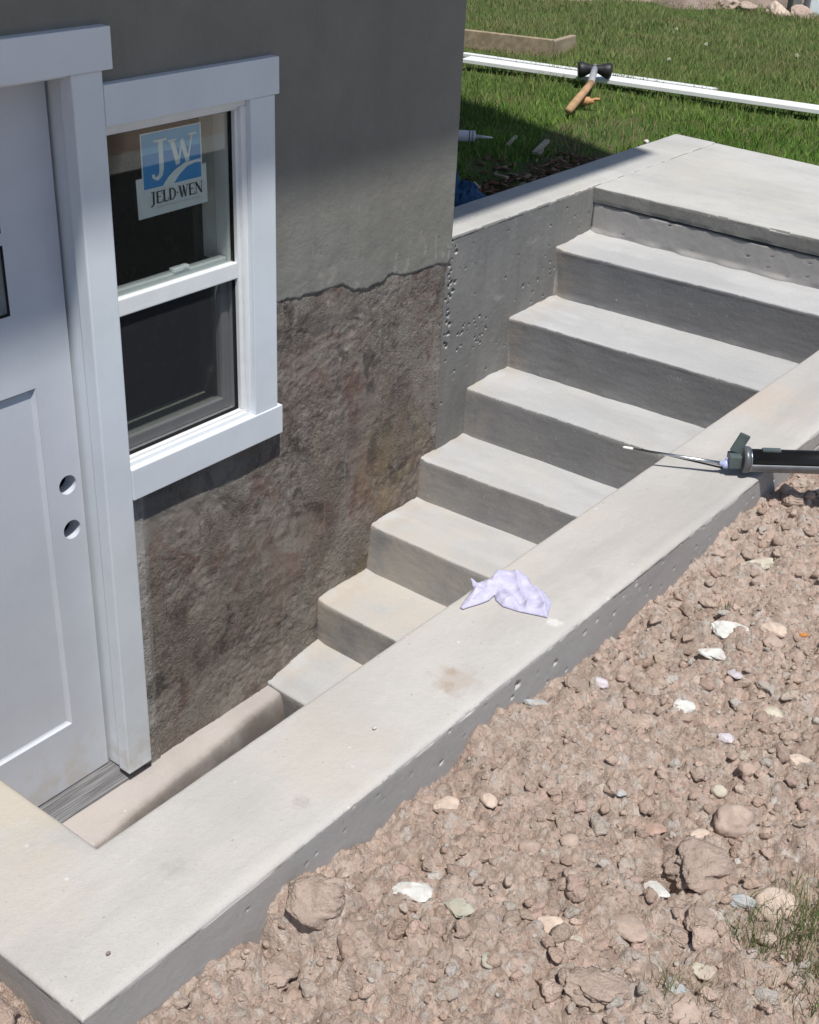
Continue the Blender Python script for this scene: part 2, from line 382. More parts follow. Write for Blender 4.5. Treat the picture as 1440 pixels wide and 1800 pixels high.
cz_ = [-.07, -.085, -.14, -.115, -.125, -.142, -.128, -.06, -.085, -.11, -.09, -.085, -.062, -.075, -.110, -.10, -.098, -.08, -.062, -.075, -.06, -.05]
def soil_base(x, y):
    e = np.interp(x, cx_, cz_); d = np.clip((-1.464-y)/.30, 0, 1)
    far = -.092+.018*fbm(x, y, 1.6, 2)+.03*sstep(-1.55, -.8, x)*0
    return e*(1-sstep(0, 1, d))+far*sstep(0, 1, d)-.012
GX0, GX1, GY0, GY1, GS = -3.0, -.30, -2.40, -1.0, .0029
gx = np.arange(GX0, GX1, GS); gy = np.arange(GY0, GY1, GS)
XX, YY = np.meshgrid(gx, gy, indexing='ij')
HH = soil_base(XX, YY)+.018*fbm(XX, YY, 8, 4, .55)+.006*fbm(XX, YY, 24, 4, .6)
HH += .045*sstep(-2.70, -2.64, XX)*(1-sstep(-2.46, -2.40, XX))*sstep(-1.60, -1.48, YY)
HH += .075*np.exp(-(((XX+2.80)/.09)**2))*sstep(-1.44, -1.38, YY)*(XX < -2.6)
# the hollow beside the big clod, and furrows
HH -= .055*np.exp(-(((XX+1.948)/.022)**2+((YY+1.832)/.028)**2))
HH -= .03*np.exp(-(((XX+1.42)/.05)**2+((YY+1.60)/.02)**2))
CC = np.zeros(XX.shape+(3,)); cf = fbm(XX, YY, 9, 4, .6)
CC[:] = SOIL[0]*(1+.25*cf[..., None])
CC += (np.array([.03, .0, -.01]))*fbm(XX, YY, 3, 3)[..., None]
PALE = np.array([(.66, .56, .48), (.70, .66, .60), (.60, .53, .46), (.64, .50, .42), (.74, .70, .64)])
def crumbs(n_, r0, r1, pw, lift, pale, emb):
    rad = np.sort(r0+(r1-r0)*rng.random(n_)**pw); c_ = 0
    while c_ < n_:
        x = rng.uniform(GX0+.03, GX1-.02); y = rng.uniform(GY0+.03, GY1)
        if x > -2.04 and -y > 2.20-.42*(x+2.04): continue
        if y > -1.455 and x > -2.66: continue
        if x < -2.4 and y < -2.0: continue
        r = rad[c_]; c_ += 1
        if r < .0125 and r > .006 and vn(x*7+3, y*7+1) < rng.uniform(-.45, .05): r *= .45      # patches of fine soil between coarser ones
        R_ = r*1.35
        i0 = max(int((x-R_-GX0)/GS), 0); i1 = int((x+R_-GX0)/GS)+2; j0 = max(int((y-R_-GY0)/GS), 0); j1 = int((y+R_-GY0)/GS)+2
        sx = XX[i0:i1, j0:j1]-x; sy = YY[i0:i1, j0:j1]-y
        if sx.size == 0: continue
        sub = HH[i0:i1, j0:j1]; bs = B0[min(int((x-GX0)/GS), B0.shape[0]-1), min(int((y-GY0)/GS), B0.shape[1]-1)]
        cur = sub[sub.shape[0]//2, sub.shape[1]//2]
        zb = bs*(1-emb)+cur*emb+rng.normal(0, .0022)+lift*r
        z = np.full(sx.shape, zb+r*rng.uniform(.5, 1.0))+rng.uniform(-.35, .35)*sx+rng.uniform(-.35, .35)*sy
        a0 = rng.random()*6.28; nf = rng.integers(5, 8)
        for q in range(nf):
            a_ = a0+q*6.283/nf+rng.uniform(-.3, .3); st = rng.uniform(.8, 3.2); z = np.minimum(z, zb+st*(r*rng.uniform(.72, 1.12)-(sx*math.cos(a_)+sy*math.sin(a_))))
        if r > .006: z = z+r*.22*fbm(sx+c_, sy, .9/r, 3, .65)
        m = z > sub
        if not m.any(): continue
        sub[m] = z[m]
        cc = (.45*CC[i0:i1, j0:j1][m].mean(0)+.55*SOIL[rng.integers(len(SOIL))])*rng.uniform(.70, 1.28)
        if rng.random() < pale: cc = .35*cc+.65*PALE[rng.integers(5)]*rng.uniform(.8, 1.08)
        CC[i0:i1, j0:j1][m] = cc
B0 = HH.copy()
crumbs(4200, .008, .027, 3.0, -.15, .16, .15)
B0 = np.maximum(B0, HH-.004)
crumbs(30000, .0045, .0135, 2.4, -.05, .17, .25)
crumbs(26000, .0028, .0060, 1.4, .1, .26, .80)
HH += .0012*fbm(XX, YY, 150, 2, .7)
HH -= .075*np.exp(-((((XX+1.950)*.77+(YY+1.828)*.64)/.017)**2+((-(XX+1.950)*.64+(YY+1.828)*.77)/.026)**2)**1.5)
def soil_h(x, y):
    i = int(round((x-GX0)/GS)); j = int(round((y-GY0)/GS)); i = min(max(i, 0), len(gx)-1); j = min(max(j, 0), len(gy)-1)
    return float(HH[i, j])
def soil_hm(x, y, r=.02):
    k = int(r/GS)+1; i = int(round((x-GX0)/GS)); j = int(round((y-GY0)/GS))
    return float(HH[max(i-k, 0):i+k+1, max(j-k, 0):j+k+1].mean())
idx = np.arange(XX.size).reshape(XX.shape)
xc = (XX[:-1, :-1]+XX[1:, 1:])/2; yc = (YY[:-1, :-1]+YY[1:, 1:])/2
keep = ~((xc > -2.672) & (yc > -1.458))
ii, jj = np.nonzero(keep)
Q = np.stack([idx[ii, jj], idx[ii+1, jj], idx[ii+1, jj+1], idx[ii, jj+1]], 1)
used = np.zeros(XX.size, bool); used[Q.ravel()] = True; re_ = np.cumsum(used)-1
V = np.stack([XX, YY, HH], -1).reshape(-1, 3)[used]
o = link('soil', npmesh('soil', V, re_[Q], CC.reshape(-1, 3)[used]), M_soil, None, False); tag(o, kind='structure')
# coarse soil further out, in one sheet with the wider ground
def grid_sheet(name, rects, zf, mat, step=.25, cols=None, skip=None):
    Vs = []; Fs = []; n = 0
    for (x0, x1, y0, y1) in rects:
        sx = max(2, int((x1-x0)/step)+1); sy = max(2, int((y1-y0)/step)+1)
        X, Y = np.meshgrid(np.linspace(x0, x1, sx), np.linspace(y0, y1, sy), indexing='ij'); Z = zf(X, Y)
        i = np.arange(X.size).reshape(X.shape)+n; n += X.size
        Vs.append(np.stack([X, Y, Z], -1).reshape(-1, 3)); Fs.append(np.stack([i[:-1, :-1], i[1:, :-1], i[1:, 1:], i[:-1, 1:]], -1).reshape(-1, 4))
    V = np.concatenate(Vs)
    return link(name, npmesh(name, V, np.concatenate(Fs), None if cols is None else np.tile(cols, (len(V), 1))), mat, None, True)
o = grid_sheet('bare_ground', [(-9, 1.83, -9, GY0+.01), (-9, GX0+.01, GY0+.01, 0), (GX1-.01, 1.83, GY0+.01, -1.46)],
               lambda X, Y: -.10+.02*fbm(X, Y, 3, 3), M_soil, .06, SOIL[0]); tag(o, kind='structure')

# separate loose clods (uncountable)
def ico(sub):
    bm = bmesh.new(); bmesh.ops.create_icosphere(bm, subdivisions=sub, radius=1)
    v = np.array([x.co[:] for x in bm.verts]); f = np.array([[q.index for q in x.verts] for x in bm.faces]); bm.free(); return v, f
I1, I2, I3, I4, I5 = ico(1), ico(2), ico(3), ico(4), ico(5)
def n3(p, s, seed):
    q = p*s+seed
    return vn(q[:, 0]+q[:, 2]*.7, q[:, 1]-q[:, 2]*.6)+vn(q[:, 1]*1.1+31, q[:, 2]*1.2+q[:, 0]*.4+7)
def lump(I, r, sq, amp, seed, rot, ang=0.0):
    v, f = I; d = 1+amp*(n3(v, 1.2, seed)+.55*n3(v, 2.7, seed+5)+.3*n3(v, 6, seed+9)+.16*n3(v, 13, seed+3)+.12*n3(v, 27, seed+1))
    p = v*d[:, None]
    if ang:   # flatten some sides so it reads as broken stone
        rr = np.random.default_rng(int(seed*7) % 9999)
        for _ in range(7):
            nn = rr.normal(size=3); nn /= np.linalg.norm(nn); h = rr.uniform(.55, .82); s = p@nn; over = np.clip(s-h, 0, None); p = p-nn*over[:, None]*ang
    p = p*np.array([r, r*sq[0], r*sq[1]]); return p@np.array(rot.transposed()), f
Vs = []; Fs = []; Cs = []; n = 0
def vis(x, y):
    return (y < -1.47) and (x*.415-y*1.0 < 2.1+.415*-2.04+.1+.05) 
cnt = 0
while cnt < 5200:
    x = rng.uniform(-2.8, -.45); y = rng.uniform(-2.3, -1.475)
    if (-y) > 2.16+.42*(-(x+2.04))-.0+.06 and x > -2.04: continue
    r = .0026+.0150*rng.random()**6.5; 
    if math.hypot(x+1.945, y+1.835) < .045: continue
    if vn(x*6+9, y*6+4) < rng.uniform(-.4, .1) and r > .005: continue
    
    if y > -1.464-r: continue
    I = I3 if r > .009 else I2 if r > .0045 else I1
    rot = Matrix.Rotation(rng.random()*6.28, 3, 'Z') @ Matrix.Rotation(rng.uniform(-.5, .5), 3, 'X')
    p, f = lump(I, r, (rng.uniform(.55, 1), rng.uniform(.45, .8)), .55, rng.random()*90, rot, .8)
    p = p+np.array([x, y, soil_h(x, y)+r*rng.uniform(-.05, .40)])
    c = SOIL[rng.integers(len(SOIL))]*rng.uniform(.95, 1.25)
    if rng.random() < (.22 if r > .006 else .40): c = PALE[rng.integers(5)]*rng.uniform(.8, 1.05)
    Vs.append(p); Fs.append(f+n); Cs.append(np.tile(c, (len(p), 1))); n += len(p); cnt += 1
for k in range(60):      # the patch left of the end wall
    x = rng.uniform(-2.95, -2.69); y = rng.uniform(-1.5, -1.05); r = .006+.02*rng.random()**2
    p, f = lump(I3, r, (.85, .7), .4, rng.random()*90, Matrix.Rotation(rng.random()*6, 3, 'Z'), .6); p = p+np.array([min(x, -2.685-r), y, soil_h(x, y)+r*.2])
    Vs.append(p); Fs.append(f+n); Cs.append(np.tile(SOIL[rng.integers(4)], (len(p), 1))); n += len(p)
o = link('soil_clods', npmesh('soil_clods', np.concatenate(Vs), np.concatenate(Fs), np.concatenate(Cs)), M_soil, None, False); tag(o, kind='stuff')
tag(o, 'loose brown clods and pebbles scattered over the dug soil', 'soil clods')

# ---- lawn
def lawnmat():
    n = NB('lawn_earth', .95, .1); xyz = n.sep()
    c = n.mix(n.ramp(n.noise(5, 6), .35, .65), (.06, .11, .025), (.09, .12, .04))
    bare = n.math('MULTIPLY', n.ramp(n.math('ADD', xyz[1], n.math('MULTIPLY', n.noise(4, 5), .5)), 0.85, .50), n.ramp(xyz[0], 1.7, 1.3))
    c = n.mix(bare, c, n.mix(n.ramp(n.noise(40, 5, .7), .4, .62), (.055, .038, .028), (.13, .085, .06)))
    d = n.math('MULTIPLY', n.ramp(n.noise(2.2, 5), .52, .66), .6); c = n.mix(d, c, (.14, .12, .06))
    n.col(c); n.bump(n.noise(45, 5), .015, 1); return n.m
M_lawn = lawnmat()
o = grid_sheet('lawn', [(-.02, 1.84, .19, 14), (1.84, 14, -9, 14)], lambda X, Y: -.06+.018*fbm(X, Y, 1.5, 3)+.0*X, M_lawn, .05); tag(o, kind='structure')
o = grid_sheet('ground', [(-90, 90, 13.9, 90), (13.9, 90, -90, 13.9), (-90, 13.9, -90, -8.9), (-90, -8.9, -8.9, 13.9)], lambda X, Y: -.075+0*X, M_lawn, 6); tag(o, kind='structure')

def blades(name, x, y, z, h, wd, col, lean=.5, label=None, cat=None):
    n = len(x); a = rng.random(n)*6.283; la = rng.random(n)*6.283; l = h*lean*rng.random(n)
    dx, dy = np.cos(a)*wd/2, np.sin(a)*wd/2; lx, ly = np.cos(la)*l, np.sin(la)*l
    V = np.zeros((n, 5, 3))
    V[:, 0] = np.stack([x-dx, y-dy, z-.004], 1); V[:, 1] = np.stack([x+dx, y+dy, z-.004], 1)
    V[:, 2] = np.stack([x-dx*.75+lx*.35, y-dy*.75+ly*.35, z+h*.55], 1); V[:, 3] = np.stack([x+dx*.75+lx*.35, y+dy*.75+ly*.35, z+h*.55], 1)
    V[:, 4] = np.stack([x+lx, y+ly, z+h], 1)
    b = np.arange(n)[:, None]*5
    me = npmesh(name, V.reshape(-1, 3), [b+np.array([[0, 1, 3, 2]]), b+np.array([[2, 3, 4]])], np.repeat(col, 5, 0))
    o = link(name, me, M_grass, None, True); return tag(o, label, cat, None, 'stuff')
def grassmat():
    m = NB('grass_blades', .7, .15); m.col(m.attr()); t = m.t
    tr = t.nodes.new('ShaderNodeBsdfTranslucent'); t.links.new(m.attr(), tr.inputs[0]); mx = t.nodes.new('ShaderNodeMixShader'); mx.inputs[0].default_value = .25
    out = t.nodes['Material Output']; t.links.new(m.b.outputs[0], mx.inputs[1]); t.links.new(tr.outputs[0], mx.inputs[2]); t.links.new(mx.outputs[0], out.inputs[0]); return m.m
M_grass = grassmat()
N = 330000
x = rng.uniform(.0, 9.5, N); y = rng.uniform(-1.3, 5.2, N)
# keep only what lies in the view wedge (a margin either side)
ang = np.arctan2(y+2.335, x+3.262); dd = np.hypot(x+3.262, y+2.335)
k = (ang < .645+.34) & (ang > .645-.40) & ~((x < 1.87) & (y < .215)) & (dd < 10.5) & ~((x < 0.02))
k &= rng.random(N) < np.clip(8.0/dd**1.2*.9, .25, 1)
bar = (y+.4*vn(x*3, y*3) < .42+.06*x) & (x < 1.6)
k &= ~(bar & (rng.random(N) > .13))
strip = (np.hypot((x-1.80)/.42, (y-.52)/.20) < 1) ; k &= ~(strip & (rng.random(N) > .45))
x, y = x[k], y[k]; strip = strip[k]; n = len(x)
z = -.06+.018*fbm(x, y, 1.5, 3)
tuft = .55+.9*np.clip(fbm(x, y, 6, 3)+.5, 0, 1)
G = np.array([(.075, .150, .026), (.095, .180, .034), (.060, .125, .022), (.125, .205, .048), (.15, .17, .06)])
c = G[rng.choice(5, n, p=[.32, .27, .22, .13, .06])]*rng.uniform(1.15, 1.9, (n, 1))*np.array([1.12, 1.05, 1.0])
pt = fbm(x, y, 1.1, 3)[:, None]; c = c*(1+.45*pt)+np.array([.04, .02, .008])*np.clip(pt, 0, 1)*1.5
far = sstep(5.5, 8.5, np.hypot(x+3.262, y+2.335))[:, None]; c = c*(1-.8*far)+np.array([.235, .245, .11])*.8*far
dry = (rng.random(n) < .05+.10*sstep(.1, .5, fbm(x, y, 2.3, 3))) | (strip & (rng.random(n) < .7)); c[dry] = np.array([.34, .28, .16])*rng.uniform(.6, 1.1, (dry.sum(), 1))
blades('grass', x, y, z, rng.uniform(.022, .044, n)*tuft, rng.uniform(.003, .006, n), c, 1.15, 'short green lawn grass behind the slab', 'grass')
# weeds in the near corner of the soil
xs_, ys_, hs_, cs_ = [], [], [], []
for (cx, cy, n_, s, hh, gr) in [(-1.97, -1.985, 170, .022, .05, .8), (-1.935, -2.03, 330, .035, .05, .7), (-1.98, -2.06, 260, .04, .045, .6), (-2.02, -2.095, 220, .03, .04, .6), (-1.90, -2.03, 200, .03, .05, .7),
                            (-2.13, -1.945, 110, .022, .045, .15), (-2.115, -1.965, 70, .02, .04, .5), (-1.975, -1.955, 60, .014, .02, .9), (-1.262, -1.59, 30, .009, .016, 1), (-1.655, -1.731, 12, .008, .01, .9), (-1.60, -1.70, 8, .006, .008, .8), (-1.86, -2.06, 260, .04, .05, .7), (-1.92, -2.09, 300, .05, .05, .6)]:
    for _ in range(int(n_*.55)):
        X, Y = rng.normal(cx, s*1.1), rng.normal(cy, s); xs_.append(X); ys_.append(Y); hs_.append(hh*rng.uniform(.4, 1.1))
        cs_.append(np.array([.12, .185, .055] if rng.random() < gr*.8 else [.38, .31, .20])*rng.uniform(.7, 1.25))
zz = np.array([soil_h(a, b) for a, b in zip(xs_, ys_)])
blades('weeds', np.array(xs_), np.array(ys_), zz, np.array(hs_), rng.uniform(.0008, .0018, len(xs_)), np.array(cs_), 1.1, 'sparse green and dry weeds sprouting from the soil in the near right corner', 'weeds')
# litter of wood chips and dead leaves by the house corner (uncountable)
Vs = []; Fs = []; Cs = []; n = 0
CH = np.array([(.20, .14, .09), (.16, .08, .055), (.28, .22, .15), (.16, .08, .06), (.12, .08, .05), (.24, .13, .10)])
for k in range(380):
    X = rng.uniform(.2, 1.40); Y = .205+abs(rng.normal(0, .15)); L = rng.uniform(.006, .022); W_ = L*rng.uniform(.2, .6); T = .002
    R = Matrix.Rotation(rng.random()*6.3, 3, 'Z') @ Matrix.Rotation(rng.uniform(-.5, .5), 3, 'X') @ Matrix.Rotation(rng.uniform(-.4, .4), 3, 'Y')
    b = np.array([(sx*L, sy*W_, sz*T) for sx in (-1, 1) for sy in (-1, 1) for sz in (-1, 1)])@np.array(R.transposed())+np.array([X, Y+L, -.045])
    Vs.append(b); Fs.append(np.array([(0, 1, 3, 2), (4, 6, 7, 5), (0, 4, 5, 1), (2, 3, 7, 6), (0, 2, 6, 4), (1, 5, 7, 3)])+n); n += 8; Cs.append(np.tile(CH[rng.integers(6)], (8, 1)))
nl = NB('litter', .9, .1); nl.col(nl.attr())
o = link('leaf_litter', npmesh('leaf_litter', np.concatenate(Vs), np.concatenate(Fs), np.concatenate(Cs)), nl.m); tag(o, 'dead leaves and wood chips in the shade behind the stair wall', 'leaf litter', None, 'stuff')

# ================================================================ CONCRETE STAIRWELL
FX = [.643, .371, .140, -.108, -.366, -.628, -.870]
ZF = [-.184, -.372, -.571, -.756, -.909, -1.080, -1.276]
ZB = [-.170, -.372, -.565, -.745, -.905, -1.075, -1.240]
SK = [.050, .044, .024, .048, .003, -.02, -.05]
BT = [.030, .016, -.004, -.010, -.018, 0, 0]
stairs = empty('staircase', (-.1, -.63, -1.3), 'pale concrete staircase of seven broad steps descending between two concrete walls', 'staircase')
for k in range(7):
    x0 = FX[k]; x1 = (FX[k-1] if k else .885)+.06
    us = lines(x0, x1, .012, .014, True, False); vs = np.linspace(-1.29, .012, 110)
    def hf(u, v, k=k, x0=x0, x1=x1):
        t = (u-x0)/(x1-.06-x0); nose = .009+.004*fbm(v, v*0+k*3.7, 9, 3)
        return ZF[k]+(ZB[k]-ZF[k])*t+.0022*fbm(u, v, 5+k*.3, 3)+.0006*fbm(u, v, 45, 2)+rnd(np.clip(u-x0-.0015*fbm(v, v*0+k, 30, 2), 0, 9), nose)+.010*sstep(-.035, .0, v)*(.5+fbm(u, v, 14, 3))
    lev = [ZF[k]-q for q in np.concatenate([np.linspace(.015, .20, 24), [.35]])]
    def sd(u, v, h, nx, ny, k=k):
        f = (nx < -.5)
        return np.where(f, -BT[k]*np.clip((ZF[k]-h)/.18, 0, 1)+.003*fbm(v, h, 6, 3)+.0009*fbm(v*.4, h*3, 60, 2)+.006*sstep(.165, .19, ZF[k]-h)*(.4+fbm(v, h, 20, 2)), 0)
    sh = SK[k]
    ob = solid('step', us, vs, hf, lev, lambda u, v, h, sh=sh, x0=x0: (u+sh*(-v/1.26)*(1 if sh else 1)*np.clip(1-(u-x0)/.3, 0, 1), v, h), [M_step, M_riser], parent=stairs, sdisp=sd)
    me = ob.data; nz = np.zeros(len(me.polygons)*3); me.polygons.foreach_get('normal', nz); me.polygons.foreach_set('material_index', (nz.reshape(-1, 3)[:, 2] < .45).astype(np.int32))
# bottom landing: flat strip by the house, falling away in a drop added for its dark edge
us = np.linspace(-2.495, -.862, 120); vs = np.concatenate([np.linspace(-1.27, -.30, 12), np.linspace(-.28, .03, 110)])
def lf(u, v):
    e = -.135+.085*(u+1.65)/.8; return -1.285-.50*sstep(0, -.10, v-e+.008*fbm(u, v*0, 4, 2))-.006*sstep(-.02, -.09, v)+.002*fbm(u, v, 6, 3)
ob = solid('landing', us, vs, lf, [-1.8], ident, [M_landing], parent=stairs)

# L-shaped retaining wall: long side wall + end wall
XO, YO, XI, YI = -2.68, -1.464, -2.49, -1.262
us = np.concatenate([lines(XO, XI, .012, .009)[:-1], lines(XI, -.70, .0033, .009, True, False)[:-1], np.linspace(-.70, 2.0, 90)])
vs = np.concatenate([lines(YO, YI, .010, .009)[:-1], lines(YI, .0, .02, .009, True, False)])
def Ld(u, v):
    do = np.minimum(u-XO, v-YO)
    di = np.where((u < XI) & (v < YI), np.hypot(XI-u, YI-v), np.where(u >= XI, YI-v, XI-u))
    return do, di
def Lh(u, v):
    do, di = Ld(u, v); jag = .0016*fbm(u, v, 28, 3)
    lip = .0022*np.exp(-((do-.017)/.006)**2)*(.5+1.4*fbm(u, v, 12, 3))
    return rnd(np.clip(do+jag, 0, 9), .008)+rnd(np.clip(di+jag*.5, 0, 9), .007)+.0022*fbm(u, v, 3.5, 3)+.0006*fbm(u, v, 30, 3)+lip-.0035*sstep(.012, .0, do)*(.5+fbm(u, v, 18, 2))
PITS = [(-1.788, -.030, .0070), (-1.669, -.051, .0050), (-1.576, -.037, .0036), (-1.471, -.048, .0034), (-1.535, -.031, .003), (-1.801, -.048, .0035), (-1.901, -.063, .003), (-1.993, -.063, .0035), (-1.397, -.02, .003)]
PITS += [(rng.uniform(-2.66, -.5), -abs(rng.normal(.03, .05))-.008, rng.uniform(.0012, .0028)) for _ in range(70)]
def pitf(s, h, pits, cell=None):
    D = np.zeros_like(s)
    for (a, b, r) in pits:
        q = ((s-a)/r)**2+((h-b)/(r*.85))**2; q = q*(1+.35*np.sin(3*np.arctan2(h-b, s-a)+a*900)); D = np.minimum(D, -2.2*r*np.sqrt(np.clip(1-q*.9, 0, 1))*(q < 1.1))
    return D
def sdw(u, v, h, nx, ny):
    s = np.where(np.abs(ny) > .5, u, v)
    base = .0016*fbm(s, h, 2, 2)+.0003*fbm(s*.5, h, 40, 2)-.002*sstep(-.012, 0, h)
    out = (ny < -.5) & (v < -1.4)
    return np.where(out, base+pitf(u, h, PITS), base)
rw = empty('retaining_wall', (-.6, -1.36, -.3), 'long pale concrete retaining wall capping the outer side of the stairwell with its short end return', 'retaining wall')
lev = np.concatenate([np.linspace(-.009, -.20, 62), [-.4, -.8, -1.8]])
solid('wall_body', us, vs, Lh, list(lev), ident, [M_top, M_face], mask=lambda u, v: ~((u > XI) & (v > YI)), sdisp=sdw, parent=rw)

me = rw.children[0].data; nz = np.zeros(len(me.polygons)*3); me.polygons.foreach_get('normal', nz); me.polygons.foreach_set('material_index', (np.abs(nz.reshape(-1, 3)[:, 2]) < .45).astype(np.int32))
# landing slab at the top, with a proud lip over the riser below it
SHR = lambda u, v: u+.067*(v-.19)*np.clip((u-1.2)/.67, 0, 1)
slab = empty('top_slab', (1.4, -.6, -.2), 'broad pale concrete slab at the head of the stairs beside the lawn', 'slab')
us = lines(.872, 1.872, .015, .012); vs = lines(YI+.001, -.0006, .012, .006, True, True)
def sdl(u, v, h, nx, ny): return np.where(nx < -.5, .0025*fbm(v, h, 10, 3)-.003*sstep(-.045, -.058, h)*(.6+2*fbm(v, h*.2, 28, 2)), 0)
solid('slab_top', us, vs, lambda u, v: rnd(np.clip(u-.872-.002*fbm(v, v*0, 14, 3), 0, 9), .010)+rnd(1.872-u, .012)+rnd(-v, .004)+.002*fbm(u, v, 3, 3)+.0007*fbm(u, v, 30, 2),
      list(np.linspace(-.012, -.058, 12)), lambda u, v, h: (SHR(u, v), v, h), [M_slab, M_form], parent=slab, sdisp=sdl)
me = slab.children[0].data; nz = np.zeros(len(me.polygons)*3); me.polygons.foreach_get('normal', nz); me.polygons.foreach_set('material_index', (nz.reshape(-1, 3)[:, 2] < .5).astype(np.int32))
boxes('slab_core', [(.905, 1.860, YI+.003, -.003, -.20, -.02)], M_form, slab)
us = np.linspace(.878, 1.868, 30); vs = np.linspace(YI+.002, -.002, 160)
solid('slab_riser', us, vs, lambda u, v: -.0690+.006*fbm(v, v*0, 9, 4)+.006*sstep(-.07, -.0, v)+.006*sstep(-.35, 0, v), list(np.linspace(-.074, -.20, 30)), lambda u, v, h: (SHR(u, v), v, h), M_face, parent=slab,
      sdisp=lambda u, v, h, nx, ny: np.where(nx < -.5, .002*fbm(v, h, 8, 3)+.001*fbm(v, h, 40, 2)+pitf(v, h, [(rng.uniform(-1.2, 0), rng.uniform(-.16, -.07), rng.uniform(.002, .004)) for _ in range(24)])+.012*sstep(-.150, -.172, h)*(.4+fbm(v, h, 12, 2)), 0))

# stair wall under / beyond the house corner
us = np.concatenate([lines(-.028, .90, .0032, .008, True, False)[:-1], np.linspace(.90, 1.86, 40)[:-1], lines(1.86, 1.872, .004, .004, False, True)])
vs = lines(0, .2, .012, .008)
PW = [(rng.uniform(-.02, .88), rng.uniform(-.75, -.03), rng.uniform(.0012, .0046)) for _ in range(95)]
PW += [(rng.normal(.17, .09), rng.normal(-.36, .05), rng.uniform(.002, .0055)) for _ in range(24)] + [(rng.normal(.0, .012), rng.uniform(-.4, -.01), rng.uniform(.003, .008)) for _ in range(26)] + [(rng.normal(.52, .1), rng.normal(-.30, .04), rng.uniform(.002, .005)) for _ in range(16)]
def sdh(u, v, h, nx, ny):
    b = .003*fbm(u, h, 4, 3)+.0014*fbm(u*3, h*.35, 16, 3)+.0007*fbm(u, h, 60, 2)
    for k in range(6):   # grout smears where a tread meets the wall
        if k >= 6: break
        d = np.abs(h-np.interp(u, [FX[k], FX[k]+.24], [ZF[k], ZF[k]])); 
    return np.where((ny < -.5), b+pitf(u, h, PW), 0)
sw = solid('stair_wall', us, vs, lambda u, v: rnd(np.clip(v+.0015*fbm(u, v, 25, 2), 0, 9), .009)+rnd(np.clip(.2-v, 0, 9), .006)+rnd(np.clip(1.872-u, 0, 9), .006)+.002*fbm(u, v, 4, 3),
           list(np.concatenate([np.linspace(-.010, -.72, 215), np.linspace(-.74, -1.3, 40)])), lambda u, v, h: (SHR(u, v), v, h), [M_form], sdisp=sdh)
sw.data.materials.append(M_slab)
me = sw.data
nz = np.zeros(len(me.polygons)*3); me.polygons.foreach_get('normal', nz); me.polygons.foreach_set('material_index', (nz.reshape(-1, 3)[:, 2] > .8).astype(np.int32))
tag(centre(sw), 'grey concrete wall with bug holes running on from the house corner beside the upper steps', 'wall')

# ================================================================ HOUSE
house = empty('house', (-3.5, 3, -1.3), 'grey house with parge-coated wall above a rough brown concrete foundation, white door and window', 'house')
Y0 = .014
core = [(-7, -2.40, Y0, .2, -1.3, 2.69), (-2.40, -1.44, Y0, .2, .69, 2.69), (-1.44, -.925, Y0, .2, .60, 2.69), (-1.44, -1.39, Y0, .2, -1.3, .60),
        (-1.39, -.925, Y0, .2, -1.3, -.312), (-.925, -.012, Y0, .2, -1.3, 2.69)]
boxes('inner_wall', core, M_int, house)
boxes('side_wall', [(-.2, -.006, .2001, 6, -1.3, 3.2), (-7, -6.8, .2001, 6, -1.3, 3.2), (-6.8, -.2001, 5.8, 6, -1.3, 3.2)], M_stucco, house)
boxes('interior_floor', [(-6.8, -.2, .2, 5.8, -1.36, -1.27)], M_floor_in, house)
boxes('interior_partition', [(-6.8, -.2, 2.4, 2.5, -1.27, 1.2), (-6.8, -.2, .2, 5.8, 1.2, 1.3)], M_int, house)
boxes('wall_stud', [(-1.02, -.985, .95, 1.03, -1.27, 1.19), (-.62, -.585, .95, 1.03, -1.27, 1.19), (-.80, -.765, .95, 1.03, -1.27, 1.19)], plain('stud_wood', (.32, .27, .17), .8), house)
# roof: the eave that shades the top of the wall
bm = bmesh.new()
ye, xr = -.879, .77
pts = [(-8, ye, 2.70), (xr, ye, 2.70), (xr+1.22, 3.0, 4.3), (-8, 3.0, 4.3)]
pts2 = [(-8, 7.0, 2.70), (xr+1.6, 7.0, 2.70)]
v = [bm.verts.new(p) for p in pts]; v2 = [bm.verts.new(p) for p in pts2]
bm.faces.new(v); bm.faces.new((v[3], v[2], v2[1], v2[0]))
bmesh.ops.solidify(bm, geom=list(bm.faces), thickness=-.16)
bm_obj('roof', bm, plain('roof_shingle', (.09, .085, .08), .95, .1, var=.2), house)
# parge coat: ragged lower edge, rounded at the house corner
jx = [-7, -.86, -.81, -.66, -.54, -.48, -.436, -.37, -.33, -.274, -.20, -.10, -.03, 0]
jz = [-.005, -.006, -.010, -.022, -.027, -.056, -.066, -.064, -.048, -.060, -.066, -.074, -.086, -.06]
def jag(x): return np.interp(x, jx, jz)+.009*fbm(x, x*0+3, 26, 3)+.004*fbm(x, x*0+8, 90, 2)
us = np.concatenate([np.linspace(-7, -2.45, 12)[:-1], np.linspace(-2.45, -1.445, 20)[:-1], np.linspace(-1.445, -.925, 20)[:-1], lines(-.925, 0.0, .0045, .014, False, True)])
vs = np.concatenate([np.linspace(-1.3, -.05, 12)[:-1], np.linspace(-.05, .10, 34)[:-1], np.linspace(.10, .56, 24)[:-1], np.linspace(.56, .69, 5)[:-1], np.linspace(.69, 2.695, 60)])
def pm(u, v, h):
    near = (u > -.93)
    w_ = 1-sstep(-.05, .16, v)
    z = np.where(near, v+(jag(u)+.05)*w_, v)
    return (u+0*v, -h, z)
